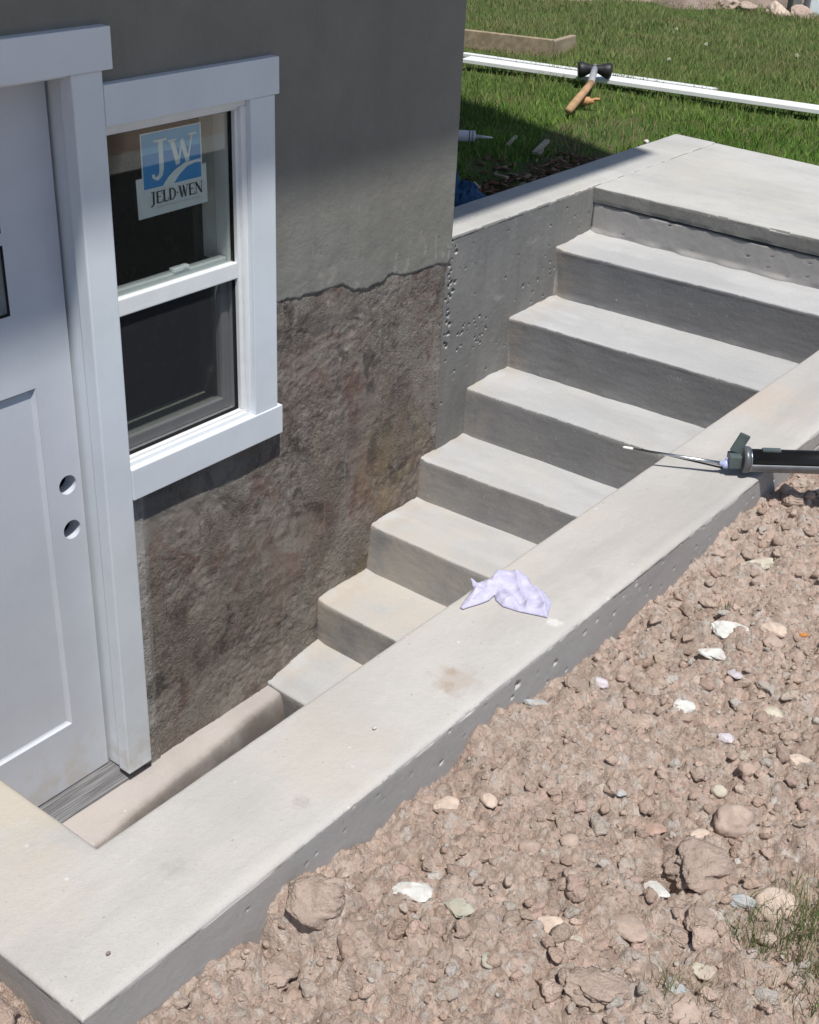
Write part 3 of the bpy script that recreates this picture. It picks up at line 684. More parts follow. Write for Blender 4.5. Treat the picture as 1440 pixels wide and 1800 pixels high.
solid('parged_wall', us, vs, lambda u, v: .006+.0022*fbm(u, v, 3, 3)+.0008*fbm(u, v, 22, 3)+rnd(np.clip(-u, 0, 9), .014)+np.where(u > -.93, .003*fbm(u, v*0, 20, 2)*(1-sstep(-.05, .06, v))+rnd(np.clip(v+.05, 0, 9), .004), 0),
      [-.013], pm, M_stucco, mask=lambda u, v: ((u > -.925) & (v > -.05)) | ((u > -1.445) & (v > .56)) | ((u > -2.45) & (v > .69)) | (u < -2.45), parent=house)
# rough foundation face
us = np.arange(-1.39, -.022, .0042); vs = np.arange(-1.31, .02, .0042)
def ff(u, v):
    rough = .15+.95*sstep(-.15, .30, fbm(u, v, 2.6, 4)+.12*sstep(-1.2, -.6, u))
    h = .006*fbm(u, v, 4, 3)+rough*(.0018*fbm(u*1.2, v*.8, 18, 4, .6)+.0030*fbm(u, v, 45, 4, .75))
    for (bx, s) in ((-1.332, 1), (-.735, .7), (-.435, .6)):   # form-board joints
        h = h+s*.0035*np.exp(-((u-bx-.003*vn(v*14, v*0+bx))/.0035)**2)*(vn(v*20, v*0+bx)+.7)
    h = h+.005*sstep(-1.330, -1.337, u)
    return h-.003+.006*sstep(-1.18, -1.29, v)+.005*sstep(-.16, -.08, v)*sstep(-.93, -.80, u)
solid('foundation', us, vs, ff, [-.02], lambda u, v, h: (u, -h, v), M_found, mask=lambda u, v: (u > -.925) | (v < -.33), parent=house)

# trims
F0 = -.030
boxes('door_head_trim', [(-2.55, -1.358, F0-.006, Y0, .680, .770)], M_trim, house, .0025)
boxes('door_side_trim', [(-1.468, -1.3835, F0, Y0, -1.250, .6795)], M_trim, house, .004)
boxes('door_side_trim', [(-2.465, -2.38, F0, Y0, -1.250, .6795)], M_trim, house, .004)
boxes('door_jamb', [(-1.452, -1.445, -.012, .14, -1.262, .672), (-2.385, -2.378, -.012, .14, -1.262, .672), (-2.385, -1.445, -.012, .14, .672, .682)], M_trim, house, .001)
boxes('weatherstrip', [(-1.4625, -1.4522, .084, .10, -1.26, .665), (-2.377, -1.463, .084, .10, .664, .671)], M_gap, house)
win = empty('window', (0, 0, 0), '', ''); 
for kk in ('label', 'category'):
    if kk in win: del win[kk]
win.parent = house; win.location = Vector((-1.16, 0, -.3))-Vector(house.location)
boxes('head_trim', [(-1.3834, -.8285, F0-.002, Y0, .5575, .6485)], M_trim, win, .0025)
boxes('side_trim', [(-.9310, -.8435, F0, Y0, -.2999, .5570)], M_trim, win, .0025)
boxes('sill_trim', [(-1.3834, -.8275, F0-.004, Y0, -.3880, -.3002)], M_trim, win, .0025)
boxes('brick_mould', [(-.9500, -.9312, -.014, .02, -.288, .5400), (-1.3834, -.9312, -.014, .02, -.3000, -.2885), (-1.3834, -.9312, -.014, .02, .5405, .5572), (-1.3990, -1.3838, -.02, .02, -.30, .557)], M_vinyl, win, .0015)
boxes('vinyl_frame', [(-.9610, -.9501, -.004, .075, -.2805, .5310), (-1.40, -.9501, -.004, .075, -.2882, -.2810), (-1.40, -.9501, -.004, .075, .5315, .5402), (-1.400, -1.372, .0, .075, -.28, .531)], M_vinyl, win, .0015)
boxes('upper_sash', [(-1.371, -.9612, -.002, .020, .098, .142)], M_vinyl, win, .003)
boxes('sash_gasket', [(-.9650, -.9612, .008, .018, .143, .5312), (-1.371, -.9652, .008, .018, .5275, .5312), (-.9650, -.9612, .008, .018, -.279, .097), (-1.371, -.9652, .008, .018, -.2805, -.2765)], M_gap, win)
boxes('lower_sash', [(-.990, -.9652, .034, .060, -.279, .150), (-1.371, -.9905, .034, .060, .118, .150), (-1.371, -.9905, .034, .060, -.279, -.2480), (-1.371, -1.345, .034, .060, -.2475, .1175)], M_vgrey, win, .003)
boxes('jamb_return', [(-.9600, -.9180, .0765, .125, .13, .59)], plain('pale_return', (.70, .72, .70), .8), win)
boxes('stool', [(-1.40, -.925, .076, .2, -.31, -.295)], plain('pale_stool', (.60, .62, .60), .8), win)
boxes('upper_pane', [(-1.3705, -.9652, .012, .015, .141, .5300)], M_glass, win)
boxes('lower_pane', [(-1.345, -.990, .046, .049, -.248, .118)], M_glass, win)
boxes('screen', [(-1.3705, -.9652, .0105, .0115, -.278, .0978)], M_screen, win)
bm = bmesh.new(); obox(bm, (-1.125, .040, .1555), Vector((1, 0, 0)), Vector((0, 1, 0)), Vector((0, 0, 1)), .055, .018, .012, .003); obox(bm, (-1.115, .034, .160), Vector((1, 0, 0)), Vector((0, 1, 0)), Vector((0, 0, 1)), .014, .01, .008, .002)
bm_obj('sash_lock', bm, M_vinyl, win)

# sticker on the inside of the upper pane
def mat_flat(name, c): return plain(name, c, .45, .4, var=.02, nsc=50)
M_blue, M_lb, M_wp, M_ink, M_gk = mat_flat('sticker_blue', (.02, .23, .56)), mat_flat('sticker_reflection', (.14, .42, .68)), mat_flat('paper', (.62, .66, .68)), mat_flat('ink', (.01, .015, .03)), mat_flat('pale_ink', (.45, .48, .5))
SY = .020
def quadstrip(bm, poly, y, mi):
    f = bm.faces.new([bm.verts.new((p[0], y, p[1])) for p in poly]); f.material_index = mi
def stroke(bm, p, q, wd, y, mi):
    p = Vector(p); q = Vector(q); d = (q-p).normalized(); n_ = Vector((-d.y, d.x))*wd/2
    quadstrip(bm, [p+n_, q+n_, q-n_, p-n_], y, mi)
def sq(u, v): return (-1.2435+.1865*u, .5095-.1290*v)
bm = bmesh.new()
quadstrip(bm, [(-1.267, .409), (-1.040, .411), (-1.038, .314), (-1.265, .312)], SY, 2)
quadstrip(bm, [sq(-.02, -.02), sq(1.02, -.02), sq(1.02, 1.02), sq(-.02, 1.02)], SY-.0003, 3)
quadstrip(bm, [sq(0, 0), sq(1, 0), sq(1, .37), sq(0, .37)], SY-.0006, 1); quadstrip(bm, [sq(0, .37), sq(1, .37), sq(1, 1), sq(0, 1)], SY-.0006, 0)  # paler top of the blue square: pane reflection painted into its colour
def sqs(a, b, wd, i): stroke(bm, sq(*a), sq(*b), wd, SY-.0009-.0001*i, 3)
i = 0
for a, b, wd in [((.20, .155), (.42, .155), .005), ((.31, .16), (.31, .70), .0145), ((.31, .69), (.285, .80), .0125), ((.288, .79), (.22, .85), .010), ((.225, .85), (.16, .80), .007), ((.165, .81), (.165, .75), .009),
                 ((.43, .20), (.58, .20), .0045), ((.50, .20), (.595, .66), .014), ((.598, .66), (.68, .20), .0055), ((.665, .22), (.76, .64), .013), ((.762, .64), (.85, .155), .0055), ((.78, .15), (.92, .15), .0045)]:
    sqs(a, b, wd, i); i += 1
lo_ = [(.50, 1.0), (.60, .86), (.74, .735), (.88, .70), (1.0, .71)]; hi_ = [(.30, 1.0), (.42, .84), (.54, .74), (.70, .655), (1.0, .64)]
for a, b, c_, d_ in zip(hi_, hi_[1:], lo_[1:], lo_): quadstrip(bm, [sq(*a), sq(*b), sq(*c_), sq(*d_)], SY-.0024, 3)
# the name in serif capitals, drawn with strokes
LET = {'J': (.55, [((.10, 1), (.5, 1), .07), ((.33, 1), (.33, -.05), .19), ((.33, -.02), (.05, -.22), .12)]),
       'E': (.66, [((.15, 1), (.15, 0), .19), ((.1, .97), (.6, .97), .07), ((.2, .52), (.5, .52), .07), ((.1, .03), (.62, .03), .08), ((.59, 1), (.59, .8), .05), ((.61, 0), (.61, .24), .05)]),
       'L': (.60, [((.15, 1), (.15, 0), .19), ((.02, .97), (.30, .97), .07), ((.1, .03), (.56, .03), .08), ((.55, 0), (.55, .26), .05)]),
       'D': (.76, [((.15, 1), (.15, 0), .19), ((.05, .96), (.42, .96), .07), ((.05, .04), (.42, .04), .07), ((.40, .97), (.62, .72), .12), ((.62, .76), (.62, .26), .17), ((.62, .28), (.40, .03), .12)]),
       '-': (.22, [((.04, .5), (.18, .5), .13)]),
       'W': (1.0, [((-.02, .97), (.26, .97), .06), ((.12, 1), (.34, 0), .18), ((.34, .02), (.52, .95), .06), ((.48, 1), (.70, 0), .18), ((.70, .02), (.90, .97), .06), ((.80, .97), (1.0, .97), .06)]),
       'N': (.82, [((.12, 1), (.12, 0), .06), ((.08, 1), (.68, .02), .18), ((.68, 0), (.68, 1), .06), ((.58, .97), (.78, .97), .06), ((.02, .03), (.22, .03), .06)])}
word = 'JELD-WEN'; tot = sum(LET[c_][0] for c_ in word); x0 = -1.226; sc = .172/tot; ht = .029; xx = x0; i = 0
for c_ in word:
    for a, b, wd in LET[c_][1]:
        stroke(bm, (xx+a[0]*sc, .3415+a[1]*ht), (xx+b[0]*sc, .3415+b[1]*ht), wd*sc*.95, SY-.0006-.00005*(i % 12), 4); i += 1
    xx += LET[c_][0]*sc
for q in range(19):
    stroke(bm, (-1.205+q*.0075, .332), (-1.205+q*.0075+.0045, .332), .0045, SY-.0006, 5)
st = bm_obj('sticker', bm, [M_blue, M_lb, M_wp, mat_flat('sticker_white', (.66, .72, .74)), M_ink, M_gk], win)

# door
door = empty('door', (0, 0, 0), '', '')
for kk in ('label', 'category'):
    if kk in door: del door[kk]
door.parent = house; door.location = Vector((-1.9, .07, -1.26))-Vector(house.location)
cu = bpy.data.curves.new('door_curve', 'CURVE'); cu.dimensions = '2D'; cu.fill_mode = 'BOTH'; cu.extrude = .0215
def poly(pts):
    s = cu.splines.new('POLY'); s.points.add(len(pts)-1)
    for p_, q in zip(s.points, pts): p_.co = (q[0], q[1], 0, 1)
    s.use_cyclic_u = True
def rect(x0, x1, z0, z1): poly([(x0, z0), (x1, z0), (x1, z1), (x0, z1)])
DX0, DX1 = -2.374, -1.4630
rect(DX0, DX1, -1.262, .662)
PAN = (DX0+.115, -1.571, -1.055, -.043); rect(*PAN)
LX = [(-2.255, -2.045), (-2.025, -1.825), (-1.805, -1.617)]
LIT = [(a, b, c_, d_) for a, b in LX for c_, d_ in ((.152, .318), (.345, .545))]
for L in LIT: rect(*L)
for (hx, hz) in ((-1.507, -.330), (-1.507, -.460)): poly([(hx+.0265*math.cos(t_/32*2*math.pi), hz+.0265*math.sin(t_/32*2*math.pi)) for t_ in range(32)])
co_ = bpy.data.objects.new('tmp', cu); COL.objects.link(co_); bpy.context.view_layer.update()
me = bpy.data.meshes.new_from_object(co_.evaluated_get(bpy.context.evaluated_depsgraph_get())); bpy.data.objects.remove(co_)
me.transform(Matrix.Translation((0, .0915, 0)) @ Matrix.Rotation(math.pi/2, 4, 'X'))
dm = link('door_slab', me, M_door, door)
bm = bmesh.new()
def ringq(bm, o_, i_, yo, yi):
    O = [(o_[0], yo, o_[2]), (o_[1], yo, o_[2]), (o_[1], yo, o_[3]), (o_[0], yo, o_[3])]; I = [(i_[0], yi, i_[2]), (i_[1], yi, i_[2]), (i_[1], yi, i_[3]), (i_[0], yi, i_[3])]
    O = [bm.verts.new(p_) for p_ in O]; I = [bm.verts.new(p_) for p_ in I]
    for q in range(4): bm.faces.new((O[q], O[(q+1) % 4], I[(q+1) % 4], I[q]))
ins = lambda r, d: (r[0]+d, r[1]-d, r[2]+d, r[3]-d)
ringq(bm, ins(PAN, .0005), ins(PAN, .006), .0698, .0765); ringq(bm, ins(PAN, .006), ins(PAN, .011), .0765, .079); q_ = ins(PAN, .011)
bm.faces.new([bm.verts.new(p_) for p_ in ((q_[0], .079, q_[2]), (q_[1], .079, q_[2]), (q_[1], .079, q_[3]), (q_[0], .079, q_[3]))])
bm_obj('door_panel', bm, M_door, door)
for L in LIT:
    bm = bmesh.new(); ringq(bm, ins(L, .0004), ins(L, .007), .0695, .0709); pn = bm_obj('glazing_bead', bm, M_gap, door)
    g = boxes('door_pane', [(L[0]+.0005, L[1]-.0005, .0712, .0740, L[2]+.0005, L[3]-.0005)], M_glass, door)
# threshold
bm = bmesh.new()
prof = [(.14, -1.290), (.14, -1.2625), (.085, -1.2625), (.075, -1.2665), (.0, -1.2735), (-.012, -1.278), (-.014, -1.290)]
A = [bm.verts.new((-2.378, y_, z_)) for y_, z_ in prof]; B = [bm.verts.new((-1.4445, y_, z_)) for y_, z_ in prof]
for q in range(len(prof)): bm.faces.new((A[q], A[(q+1) % 7], B[(q+1) % 7], B[q]))
bm.faces.new(A); bm.faces.new(B)
bm_obj('threshold', bm, M_alu, house)

# ================================================================ THINGS
# rag
O = [(-1.7082, -1.2864), (-1.684, -1.279), (-1.6599, -1.2728), (-1.6427, -1.2676), (-1.6324, -1.2525), (-1.6275, -1.264), (-1.6211, -1.2649), (-1.6067, -1.2748), (-1.5878, -1.2707), (-1.5683, -1.2754), (-1.5572, -1.2898), (-1.5485, -1.3057), (-1.5501, -1.3249), (-1.567, -1.3433), (-1.5655, -1.3654), (-1.5822, -1.3911), (-1.5889, -1.398), (-1.6321, -1.4174), (-1.636, -1.405), (-1.6408, -1.3923), (-1.6498, -1.3688), (-1.6553, -1.3393), (-1.6468, -1.3193), (-1.6351, -1.3084), (-1.6547, -1.3105), (-1.6732, -1.3058), (-1.6944, -1.2978), (-1.7094, -1.2927)]
ol = []
for a, b in zip(O, O[1:]+O[:1]):
    n_ = max(1, int(math.dist(a, b)/.0025))
    for q in range(n_): ol.append((a[0]+(b[0]-a[0])*q/n_, a[1]+(b[1]-a[1])*q/n_))
OA = np.array(ol)
def inside(x, y):
    c_ = False; n_ = len(ol); j = n_-1
    for i in range(n_):
        if ((ol[i][1] > y) != (ol[j][1] > y)) and (x < (ol[j][0]-ol[i][0])*(y-ol[i][1])/(ol[j][1]-ol[i][1])+ol[i][0]): c_ = not c_
        j = i
    return c_
pts = [Vector(p_) for p_ in ol]; nb = len(pts)
for X in np.arange(-1.712, -1.545, .0023):
    for Y in np.arange(-1.42, -1.25, .0023):
        xj, yj = X+rng.uniform(-.0006, .0006), Y+rng.uniform(-.0006, .0006)
        if inside(xj, yj) and np.min(np.hypot(OA[:, 0]-xj, OA[:, 1]-yj)) > .0013: pts.append(Vector((xj, yj)))
vo, _, fo, *_r = delaunay_2d_cdt(pts, [], [list(range(nb))], 1, 1e-7)
va = np.array([(p_.x, p_.y) for p_ in vo]); d = np.min(np.hypot(va[:, 0][:, None]-OA[None, :, 0], va[:, 1][:, None]-OA[None, :, 1]), 1)
pc = np.array([-1.638, -1.292]); th = np.arctan2(va[:, 1]-pc[1], va[:, 0]-pc[0]); rr = np.hypot(va[:, 0]-pc[0], va[:, 1]-pc[1])
wob = fbm(va[:, 0], va[:, 1], 22, 3)
ridge = (1-np.abs(np.sin(4.5*th+3*wob+.6)))**1.6
ridge2 = (1-np.abs(np.sin(170*(va[:, 0]*.8-va[:, 1]*.5)+6*fbm(va[:, 0], va[:, 1], 30, 2))))**2
amp = sstep(0, .012, d)
fold = .5+.5*np.sin(3.2*th+2.2*fbm(va[:, 0], va[:, 1], 14, 2)+1.2)
crease = (1-np.abs(np.sin(95*(va[:, 0]*.75-va[:, 1]*.65)+4*fbm(va[:, 0], va[:, 1], 16, 2))))**1.5
crease2 = (1-np.abs(np.sin(60*(va[:, 0]*.5+va[:, 1]*.85)+5*fbm(va[:, 1], va[:, 0], 18, 2))))**3
amp = sstep(0, .010, d)
h = .003*sstep(0, .003, d)+amp*(.002+.007*fold*sstep(.0, .02, rr)+.007*crease*sstep(.02, .05, rr)+.0025*crease2+.006*fbm(va[:, 0], va[:, 1], 28, 2)+.0035*fbm(va[:, 0], va[:, 1], 75, 2))
h += .003*np.exp(-((va[:, 0]+1.60)**2+(va[:, 1]+1.325)**2)/.0016)*amp
h = np.maximum(h, .0012)+.0028+.010*np.exp(-((va[:, 0]+1.632)**2+(va[:, 1]+1.253)**2)/.0001)
Vt = np.column_stack([va, h]); Vb = np.column_stack([va, np.full(len(va), .0018)+.010*np.exp(-((va[:, 0]+1.632)**2+(va[:, 1]+1.253)**2)/.0001)])
F_ = np.array([f for f in fo if len(f) == 3]); nv_ = len(va)
ec = {}
for f in F_:
    for q in range(3):
        e_ = (f[q], f[(q+1) % 3]); ec[e_] = 1
bd = [e_ for e_ in ec if (e_[1], e_[0]) not in ec]
sk = np.array([(b, a, a+nv_, b+nv_) for a, b in bd])
nr = NB('rag_cloth', .9, .1); nr.col(nr.mix(nr.ramp(nr.noise(60, 4), .35, .65), (.47, .455, .60), (.56, .545, .70))); nr.bump(nr.noise(900, 2), .0006, .6)
nr.b.inputs['Subsurface Weight'].default_value = 0
o = link('rag', npmesh('rag', np.concatenate([Vt, Vb]), [F_, F_[:, ::-1]+nv_, sk]), nr.m, None, True)
tag(centre(o), 'crumpled pale lavender rag lying on top of the retaining wall', 'rag')

# sausage caulking gun lying across the wall
gun = empty('caulking_gun', (-.90, -1.42, .0), 'black and silver caulking gun with long thin nozzle lying across the retaining wall', 'caulking gun')
A0 = Vector((-.893, -1.428, .036)); gd = Vector((.62, -.785, .012)).normalized(); gs = Vector((gd.y, -gd.x, 0)).normalized()*-1; gu = gs.cross(gd).normalized(); gu = gu if gu.z > 0 else -gu
M_steel = plain('bright_steel', (.55, .56, .58), .28, .5, metal=1, var=.1)
M_dsteel = plain('dark_painted_steel', (.085, .11, .11), .4, .5, var=.15)
M_gbar = plain('black_gun_paint', (.010, .010, .011), .35, .5, var=.1)
M_grey = plain('grey_gun_tray', (.20, .215, .235), .3, .6, metal=.3, var=.1)
bm = bmesh.new(); lathe(bm, [(.012, .0235), (.52, .0235)], A0, gd, 36); bm_obj('barrel', bm, M_gbar, gun)
# half-pipe tray below the barrel
bm = bmesh.new(); ring = []
for s in (.006, .52):
    row = []
    for r_ in (.0250, .0262):
        for k in range(17):
            t_ = math.radians(178+k*(184)/16); row.append(bm.verts.new(A0+gd*s+(gs*math.cos(t_)+gu*math.sin(t_))*r_))
    ring.append(row)
for k in range(16):
    bm.faces.new((ring[0][k], ring[0][k+1], ring[1][k+1], ring[1][k])); bm.faces.new((ring[0][17+k], ring[0][18+k], ring[1][18+k], ring[1][17+k]))
bm.faces.new((ring[0][0], ring[0][17], ring[1][17], ring[1][0])); bm.faces.new((ring[0][16], ring[0][33], ring[1][33], ring[1][16]))
bm_obj('tray', bm, M_grey, gun, True)
bm = bmesh.new(); lathe(bm, [(-.004, .023), (-.004, .0285), (.003, .0295), (.010, .0285), (.010, .023)], A0, gd, 40); bm_obj('front_ring', bm, plain('ring_grey', (.13, .14, .15), .4, .5, metal=.4), gun)
bm = bmesh.new(); lathe(bm, [(.0102, .0270), (.0125, .0270)], A0, gd, 32); bm_obj('ring_washer', bm, M_steel, gun)
bm = bmesh.new(); obox(bm, A0-gd*.020-gu*.001, gd, gs, gu, .026, .032, .028, .003); tu = (gu+gd*.42).normalized(); tg = tu.cross(gs).normalized(); obox(bm, A0-gd*.012+gu*.036+gs*.004, tg, gs, tu, .024, .007, .046, .003); bm_obj('front_bracket', bm, M_dsteel, gun)
bm = bmesh.new(); obox(bm, A0+gd*.055-gs*.001+gu*.0235, gd, gs, gu, .040, .012, .009, .003); bm_obj('top_catch', bm, M_dsteel, gun)
tipP = Vector((-1.032, -1.214, .043)); bP = A0-gd*.036-gu*.012; nd = (tipP-bP).normalized(); nL = (tipP-bP).length
bm = bmesh.new(); lathe(bm, [(0, .0045), (nL*.25, .0038), (nL*.9, .0022)], bP, nd, 14); bm_obj('nozzle', bm, M_steel, gun)
bm = bmesh.new(); lathe(bm, [(nL*.90, .0024), (nL*.91, .0032), (nL*.985, .0030), (nL, .0012)], bP, nd, 14); bm_obj('nozzle_tip', bm, plain('white_tip', (.75, .74, .70), .6), gun)
bm = bmesh.new(); lathe(bm, [(-.004, .0095), (.004, .0095), (.006, .006), (.014, .0055)], bP, nd, 12); obox(bm, bP+gu*.009, gd, gs, gu, .004, .004, .014, .001); bm_obj('nozzle_collar', bm, plain('blue_white_collar', (.45, .50, .75), .35), gun)
bP2 = A0-gd*.036-gu*.022; tp2 = bP2+nd*nL*.82+Vector((0, 0, .012)); n2 = (tp2-bP2).normalized()
bm = bmesh.new(); lathe(bm, [(0, .0022), ((tp2-bP2).length, .0014)], bP2, n2, 10); bm_obj('clearing_rod', bm, M_gbar, gun)
# handle end, past the edge of the picture
bm = bmesh.new(); E_ = A0+gd*.52; lathe(bm, [(0, .03), (.02, .03)], E_, gd, 30); obox(bm, E_+gd*.06-gu*.02, gd, gs, gu, .10, .03, .035, .006); obox(bm, E_+gd*.085-gu*.085, (gd+gu*.2).normalized(), gs, (gu-gd*.2).normalized(), .03, .026, .11, .006)
bm_obj('handle', bm, M_gbar, gun)

# stones
def stone_mat(name, c, bumpd=.002, sc=1.0):
    n = NB(name, .92, .12); a = n.noise(38*sc, 6, .68); b = n.noise(230*sc, 4, .7)
    k = n.mix(n.ramp(a, .35, .68), tuple(x*.80 for x in c), tuple(min(.85, x*1.08) for x in c))
    k = n.mix(n.ramp(b, .56, .72, 0, .5), k, tuple(x*.5+.0 for x in c)); k = n.mix(n.ramp(n.noise(60, 5), .48, .68, 0, .6), k, (.50, .395, .33))
    n.col(k); n.bump(n.math('ADD', a, n.math('MULTIPLY', b, .6)), bumpd, .9); return n.m
SM = dict(white=stone_mat('chalk_stone', (.68, .68, .64)), peach=stone_mat('peach_stone', (.62, .50, .41)), brown=stone_mat('brown_stone', (.46, .36, .30)), clod=stone_mat('clod', (.50, .395, .33), .010),
          grey=stone_mat('grey_stone', (.44, .46, .46)), green=stone_mat('greenish_stone', (.44, .44, .36)), orange=stone_mat('orange_stone', (.55, .24, .07)), lav=stone_mat('lavender_stone', (.60, .56, .59)), cream=stone_mat('cream_stone', (.58, .53, .43)), pink=stone_mat('pink_stone', (.46, .31, .25)))
ST = [
(-1.322,-1.633,.072,.044,.22,'white',1,'large flat white stone below the tiny green sprout',-.5),
(-1.403,-1.640,.053,.032,.35,'white',1,'jagged white chalk piece just under the large flat white stone',-.6),
(-1.443,-1.696,.022,.034,.5,'lav',1,'small pinkish white stone chip below the jagged chalk piece',.4),
(-1.268,-1.690,.050,.033,.5,'peach',0,'oblong tan pebble right of the large flat white stone',-.7),
(-1.300,-1.705,.036,.030,.5,'brown',0,'smooth brown pebble tucked under the oblong tan pebble',-.7),
(-1.244,-1.735,.024,.022,.6,'orange',1,'small orange stone at the right edge of the soil',.3),
(-1.087,-1.572,.085,.034,.25,'cream',1,'long pale cream slab of stone on the upper soil slope',.25),
(-1.608,-1.525,.022,.028,.7,'lav',0,'smooth lavender pebble alone near the wall foot',.5),
(-1.755,-1.484,.044,.018,.3,'grey',1,'flat bluish grey chip lying against the foot of the retaining wall',-.5),
(-1.587,-1.673,.042,.034,.55,'white',1,'angular white chunk in the middle of the soil',-.3),
(-1.606,-1.764,.031,.020,.5,'lav',1,'pale chip with a dark shadow under it, right of centre in the soil',-.5),
(-1.844,-1.700,.020,.016,.4,'grey',1,'tiny blue grey chip in the fine soil',.2),
(-1.789,-1.860,.062,.056,.75,'brown',0,'big rounded smooth brown stone above the dark hollow',.3),
(-1.893,-1.862,.085,.070,.62,'clod',2,'largest crumbly soil clod overhanging the dark hollow',.3),
(-1.985,-1.838,.026,.040,.35,'white',1,'bright white angular stone left of the dark hollow',.5),
(-1.932,-1.940,.051,.024,.45,'grey',1,'ridged whitish grey stone beside the round peach stone',-.5),
(-1.906,-1.983,.056,.052,.72,'peach',0,'round peach coloured stone near the weeds',.1),
(-2.078,-1.846,.040,.054,.45,'brown',0,'oval flat brown stone with a smooth face',.5),
(-2.219,-1.585,.046,.038,.4,'white',1,'whitish chalk stone in the lower left soil',-.3),
(-2.143,-1.762,.049,.036,.4,'peach',1,'irregular pale peach stone in the lower middle soil',-1.1),
(-2.193,-1.650,.040,.040,.4,'green',1,'greenish grey flat stone in the lower soil',.2),
(-2.043,-1.515,.039,.034,.6,'peach',1,'speckled peach stone near the wall foot with a shaded underside',.1),
(-2.002,-1.562,.030,.026,.5,'peach',1,'small bright peach stone right of the speckled one',.8),
(-2.074,-1.954,.024,.034,.4,'cream',1,'angular cream stone left of the weeds',.5),
(-1.492,-1.790,.034,.024,.45,'cream',1,'cream stone near the right edge above mid height of the soil',-.4),
(-1.597,-1.878,.046,.028,.45,'peach',1,'tan flat stone at the right edge above the big round brown stone',-.4),
(-2.150,-1.807,.022,.018,.6,'cream',1,'cream chip capping a small brown pebble',0),
(-2.253,-1.741,.020,.026,.45,'green',1,'pale greenish chip near the bottom of the picture',.5),
(-1.846,-1.835,.032,.018,.4,'peach',0,'small pale ringed pebble above the dark hollow',.2),
(-1.874,-1.774,.038,.028,.4,'pink',1,'flat pinkish stone left of the small ringed pebble',.2),
(-2.145,-1.965,.046,.040,.5,'brown',0,'smooth brown stone at the bottom edge below the dry weeds',.1),
(-1.742,-1.813,.024,.022,.7,'cream',0,'round cream pebble touching the big rounded brown stone',0),
(-2.031,-1.656,.032,.026,.7,'brown',0,'rounded brown pebble with a dark underside in the soil centre',0),
(-1.990,-1.698,.026,.023,.7,'brown',0,'smaller rounded brown pebble right of its darker-bottomed neighbour',0),
(-2.124,-1.945,.019,.032,.4,'grey',1,'striped grey stone standing among the dry weeds',.5),
(-2.20,-1.865,.065,.05,.5,'clod',2,'broad crumbly clod at the bottom of the picture with a crack below it',-.4),
(-2.33,-1.515,.075,.06,.7,'clod',2,'crumbly clod leaning on the retaining wall above its deepest bared face',.2),
(-2.42,-1.52,.05,.04,.6,'clod',2,'low crumbly clod by the wall nearest the outer corner of the retaining wall',.8),
(-1.66,-1.50,.04,.032,.7,'clod',2,'clod at the wall foot just above the lavender pebble',.2),
(-.80,-1.515,.05,.036,.8,'clod',2,'topmost clod of the heap beneath the caulking gun',.2),
(-2.00,-1.915,.045,.035,.5,'clod',2,'clod between the bright white stone and the weeds',.6),
(-2.04,-1.90,.036,.030,.5,'clod',2,'clod right of the oval flat brown stone',-.4),
]
for k, (X, Y, a, b, fl, m, ty, lab, rz) in enumerate(ST):
    rot = Matrix.Rotation(rz-.7, 3, 'Z') @ Matrix.Rotation(.12*math.sin(k*2.1), 3, 'X')
    r = a/2*1.08
    I = I5 if ty == 2 else I3 if a < .035 else I4
    p, f = lump(I, r, (b/a, max(fl, .35)*.9), (.22, .30, .62)[ty], 13.7*k+2, rot, (.15, .85, .35)[ty])
    p = p+np.array([X, Y, soil_hm(X, Y, r*.7)+(r*fl*.16 if a > .03 else r*.38)])
    o = link('clod' if ty == 2 else ('stone' if a > .03 else 'pebble'), npmesh('s', p, f), SM[m], None, ty != 1)
    if ty == 1: o.data.polygons.foreach_set('use_smooth', [False]*len(o.data.polygons))
    tag(centre(o), lab, 'clod' if ty == 2 else 'stone', 'crumbly clods lying on the soil' if ty == 2 else 'stones lying in the soil')

# ---- lawn clutter
M_pvc = plain('white_board_paint', (.82, .83, .84), .4, .4, var=.02)
def wood(name, c, ax=(1, 30, 30)):
    n = NB(name, .85, .15); g = n.noise(1.2, 5, .6, vec=n.scale(ax)); k = n.mix(n.ramp(g, .35, .65), tuple(x*.7 for x in c), c); n.col(n.mix(n.ramp(n.noise(9, 5), .5, .7, 0, .4), k, tuple(x*.55 for x in c))); n.bump(g, .001, .6); return n.m
def board(name, A, B, wd, th, z, mat, up=Vector((0, 0, 1)), bev=.002):
    A = Vector((*A, z)); B = Vector((*B, z)) if len(B) == 2 else Vector(B); d = (B-A).normalized(); s = up.cross(d).normalized(); u_ = d.cross(s)
    bm = bmesh.new(); obox(bm, (A+B)/2, d, s, u_, (B-A).length, wd, th, bev); return bm_obj(name, bm, mat)
o = board('white_board', (2.61, 1.85), (3.16, -1.5), .115, .020, -.012, M_pvc); tag(centre(o), 'long flat white trim board lying on the grass under the mallet', 'board')
o = board('white_board', (2.86, 2.05), (3.09, .605), .045, .018, -.042, M_pvc); tag(centre(o), 'thin white trim strip half sunk in grass behind the long white board', 'board')
M_lum = wood('form_lumber', (.40, .32, .23), (2, 26, 26))
lum = empty('lumber_form', (3.3, 1.77, -.06), 'weathered brown two-board lumber corner standing on edge in the grass', 'lumber form')
def upright(name, A, B, zb, zt, th, par):
    A = Vector((*A, (zb+zt)/2)); B = Vector((*B, (zb+zt)/2)); d = (B-A).normalized(); s = Vector((0, 0, 1)).cross(d)
    bm = bmesh.new(); obox(bm, (A+B)/2, d, s, Vector((0, 0, 1)), (B-A).length, th, zt-zb, .003); return bm_obj(name, bm, M_lum, par)
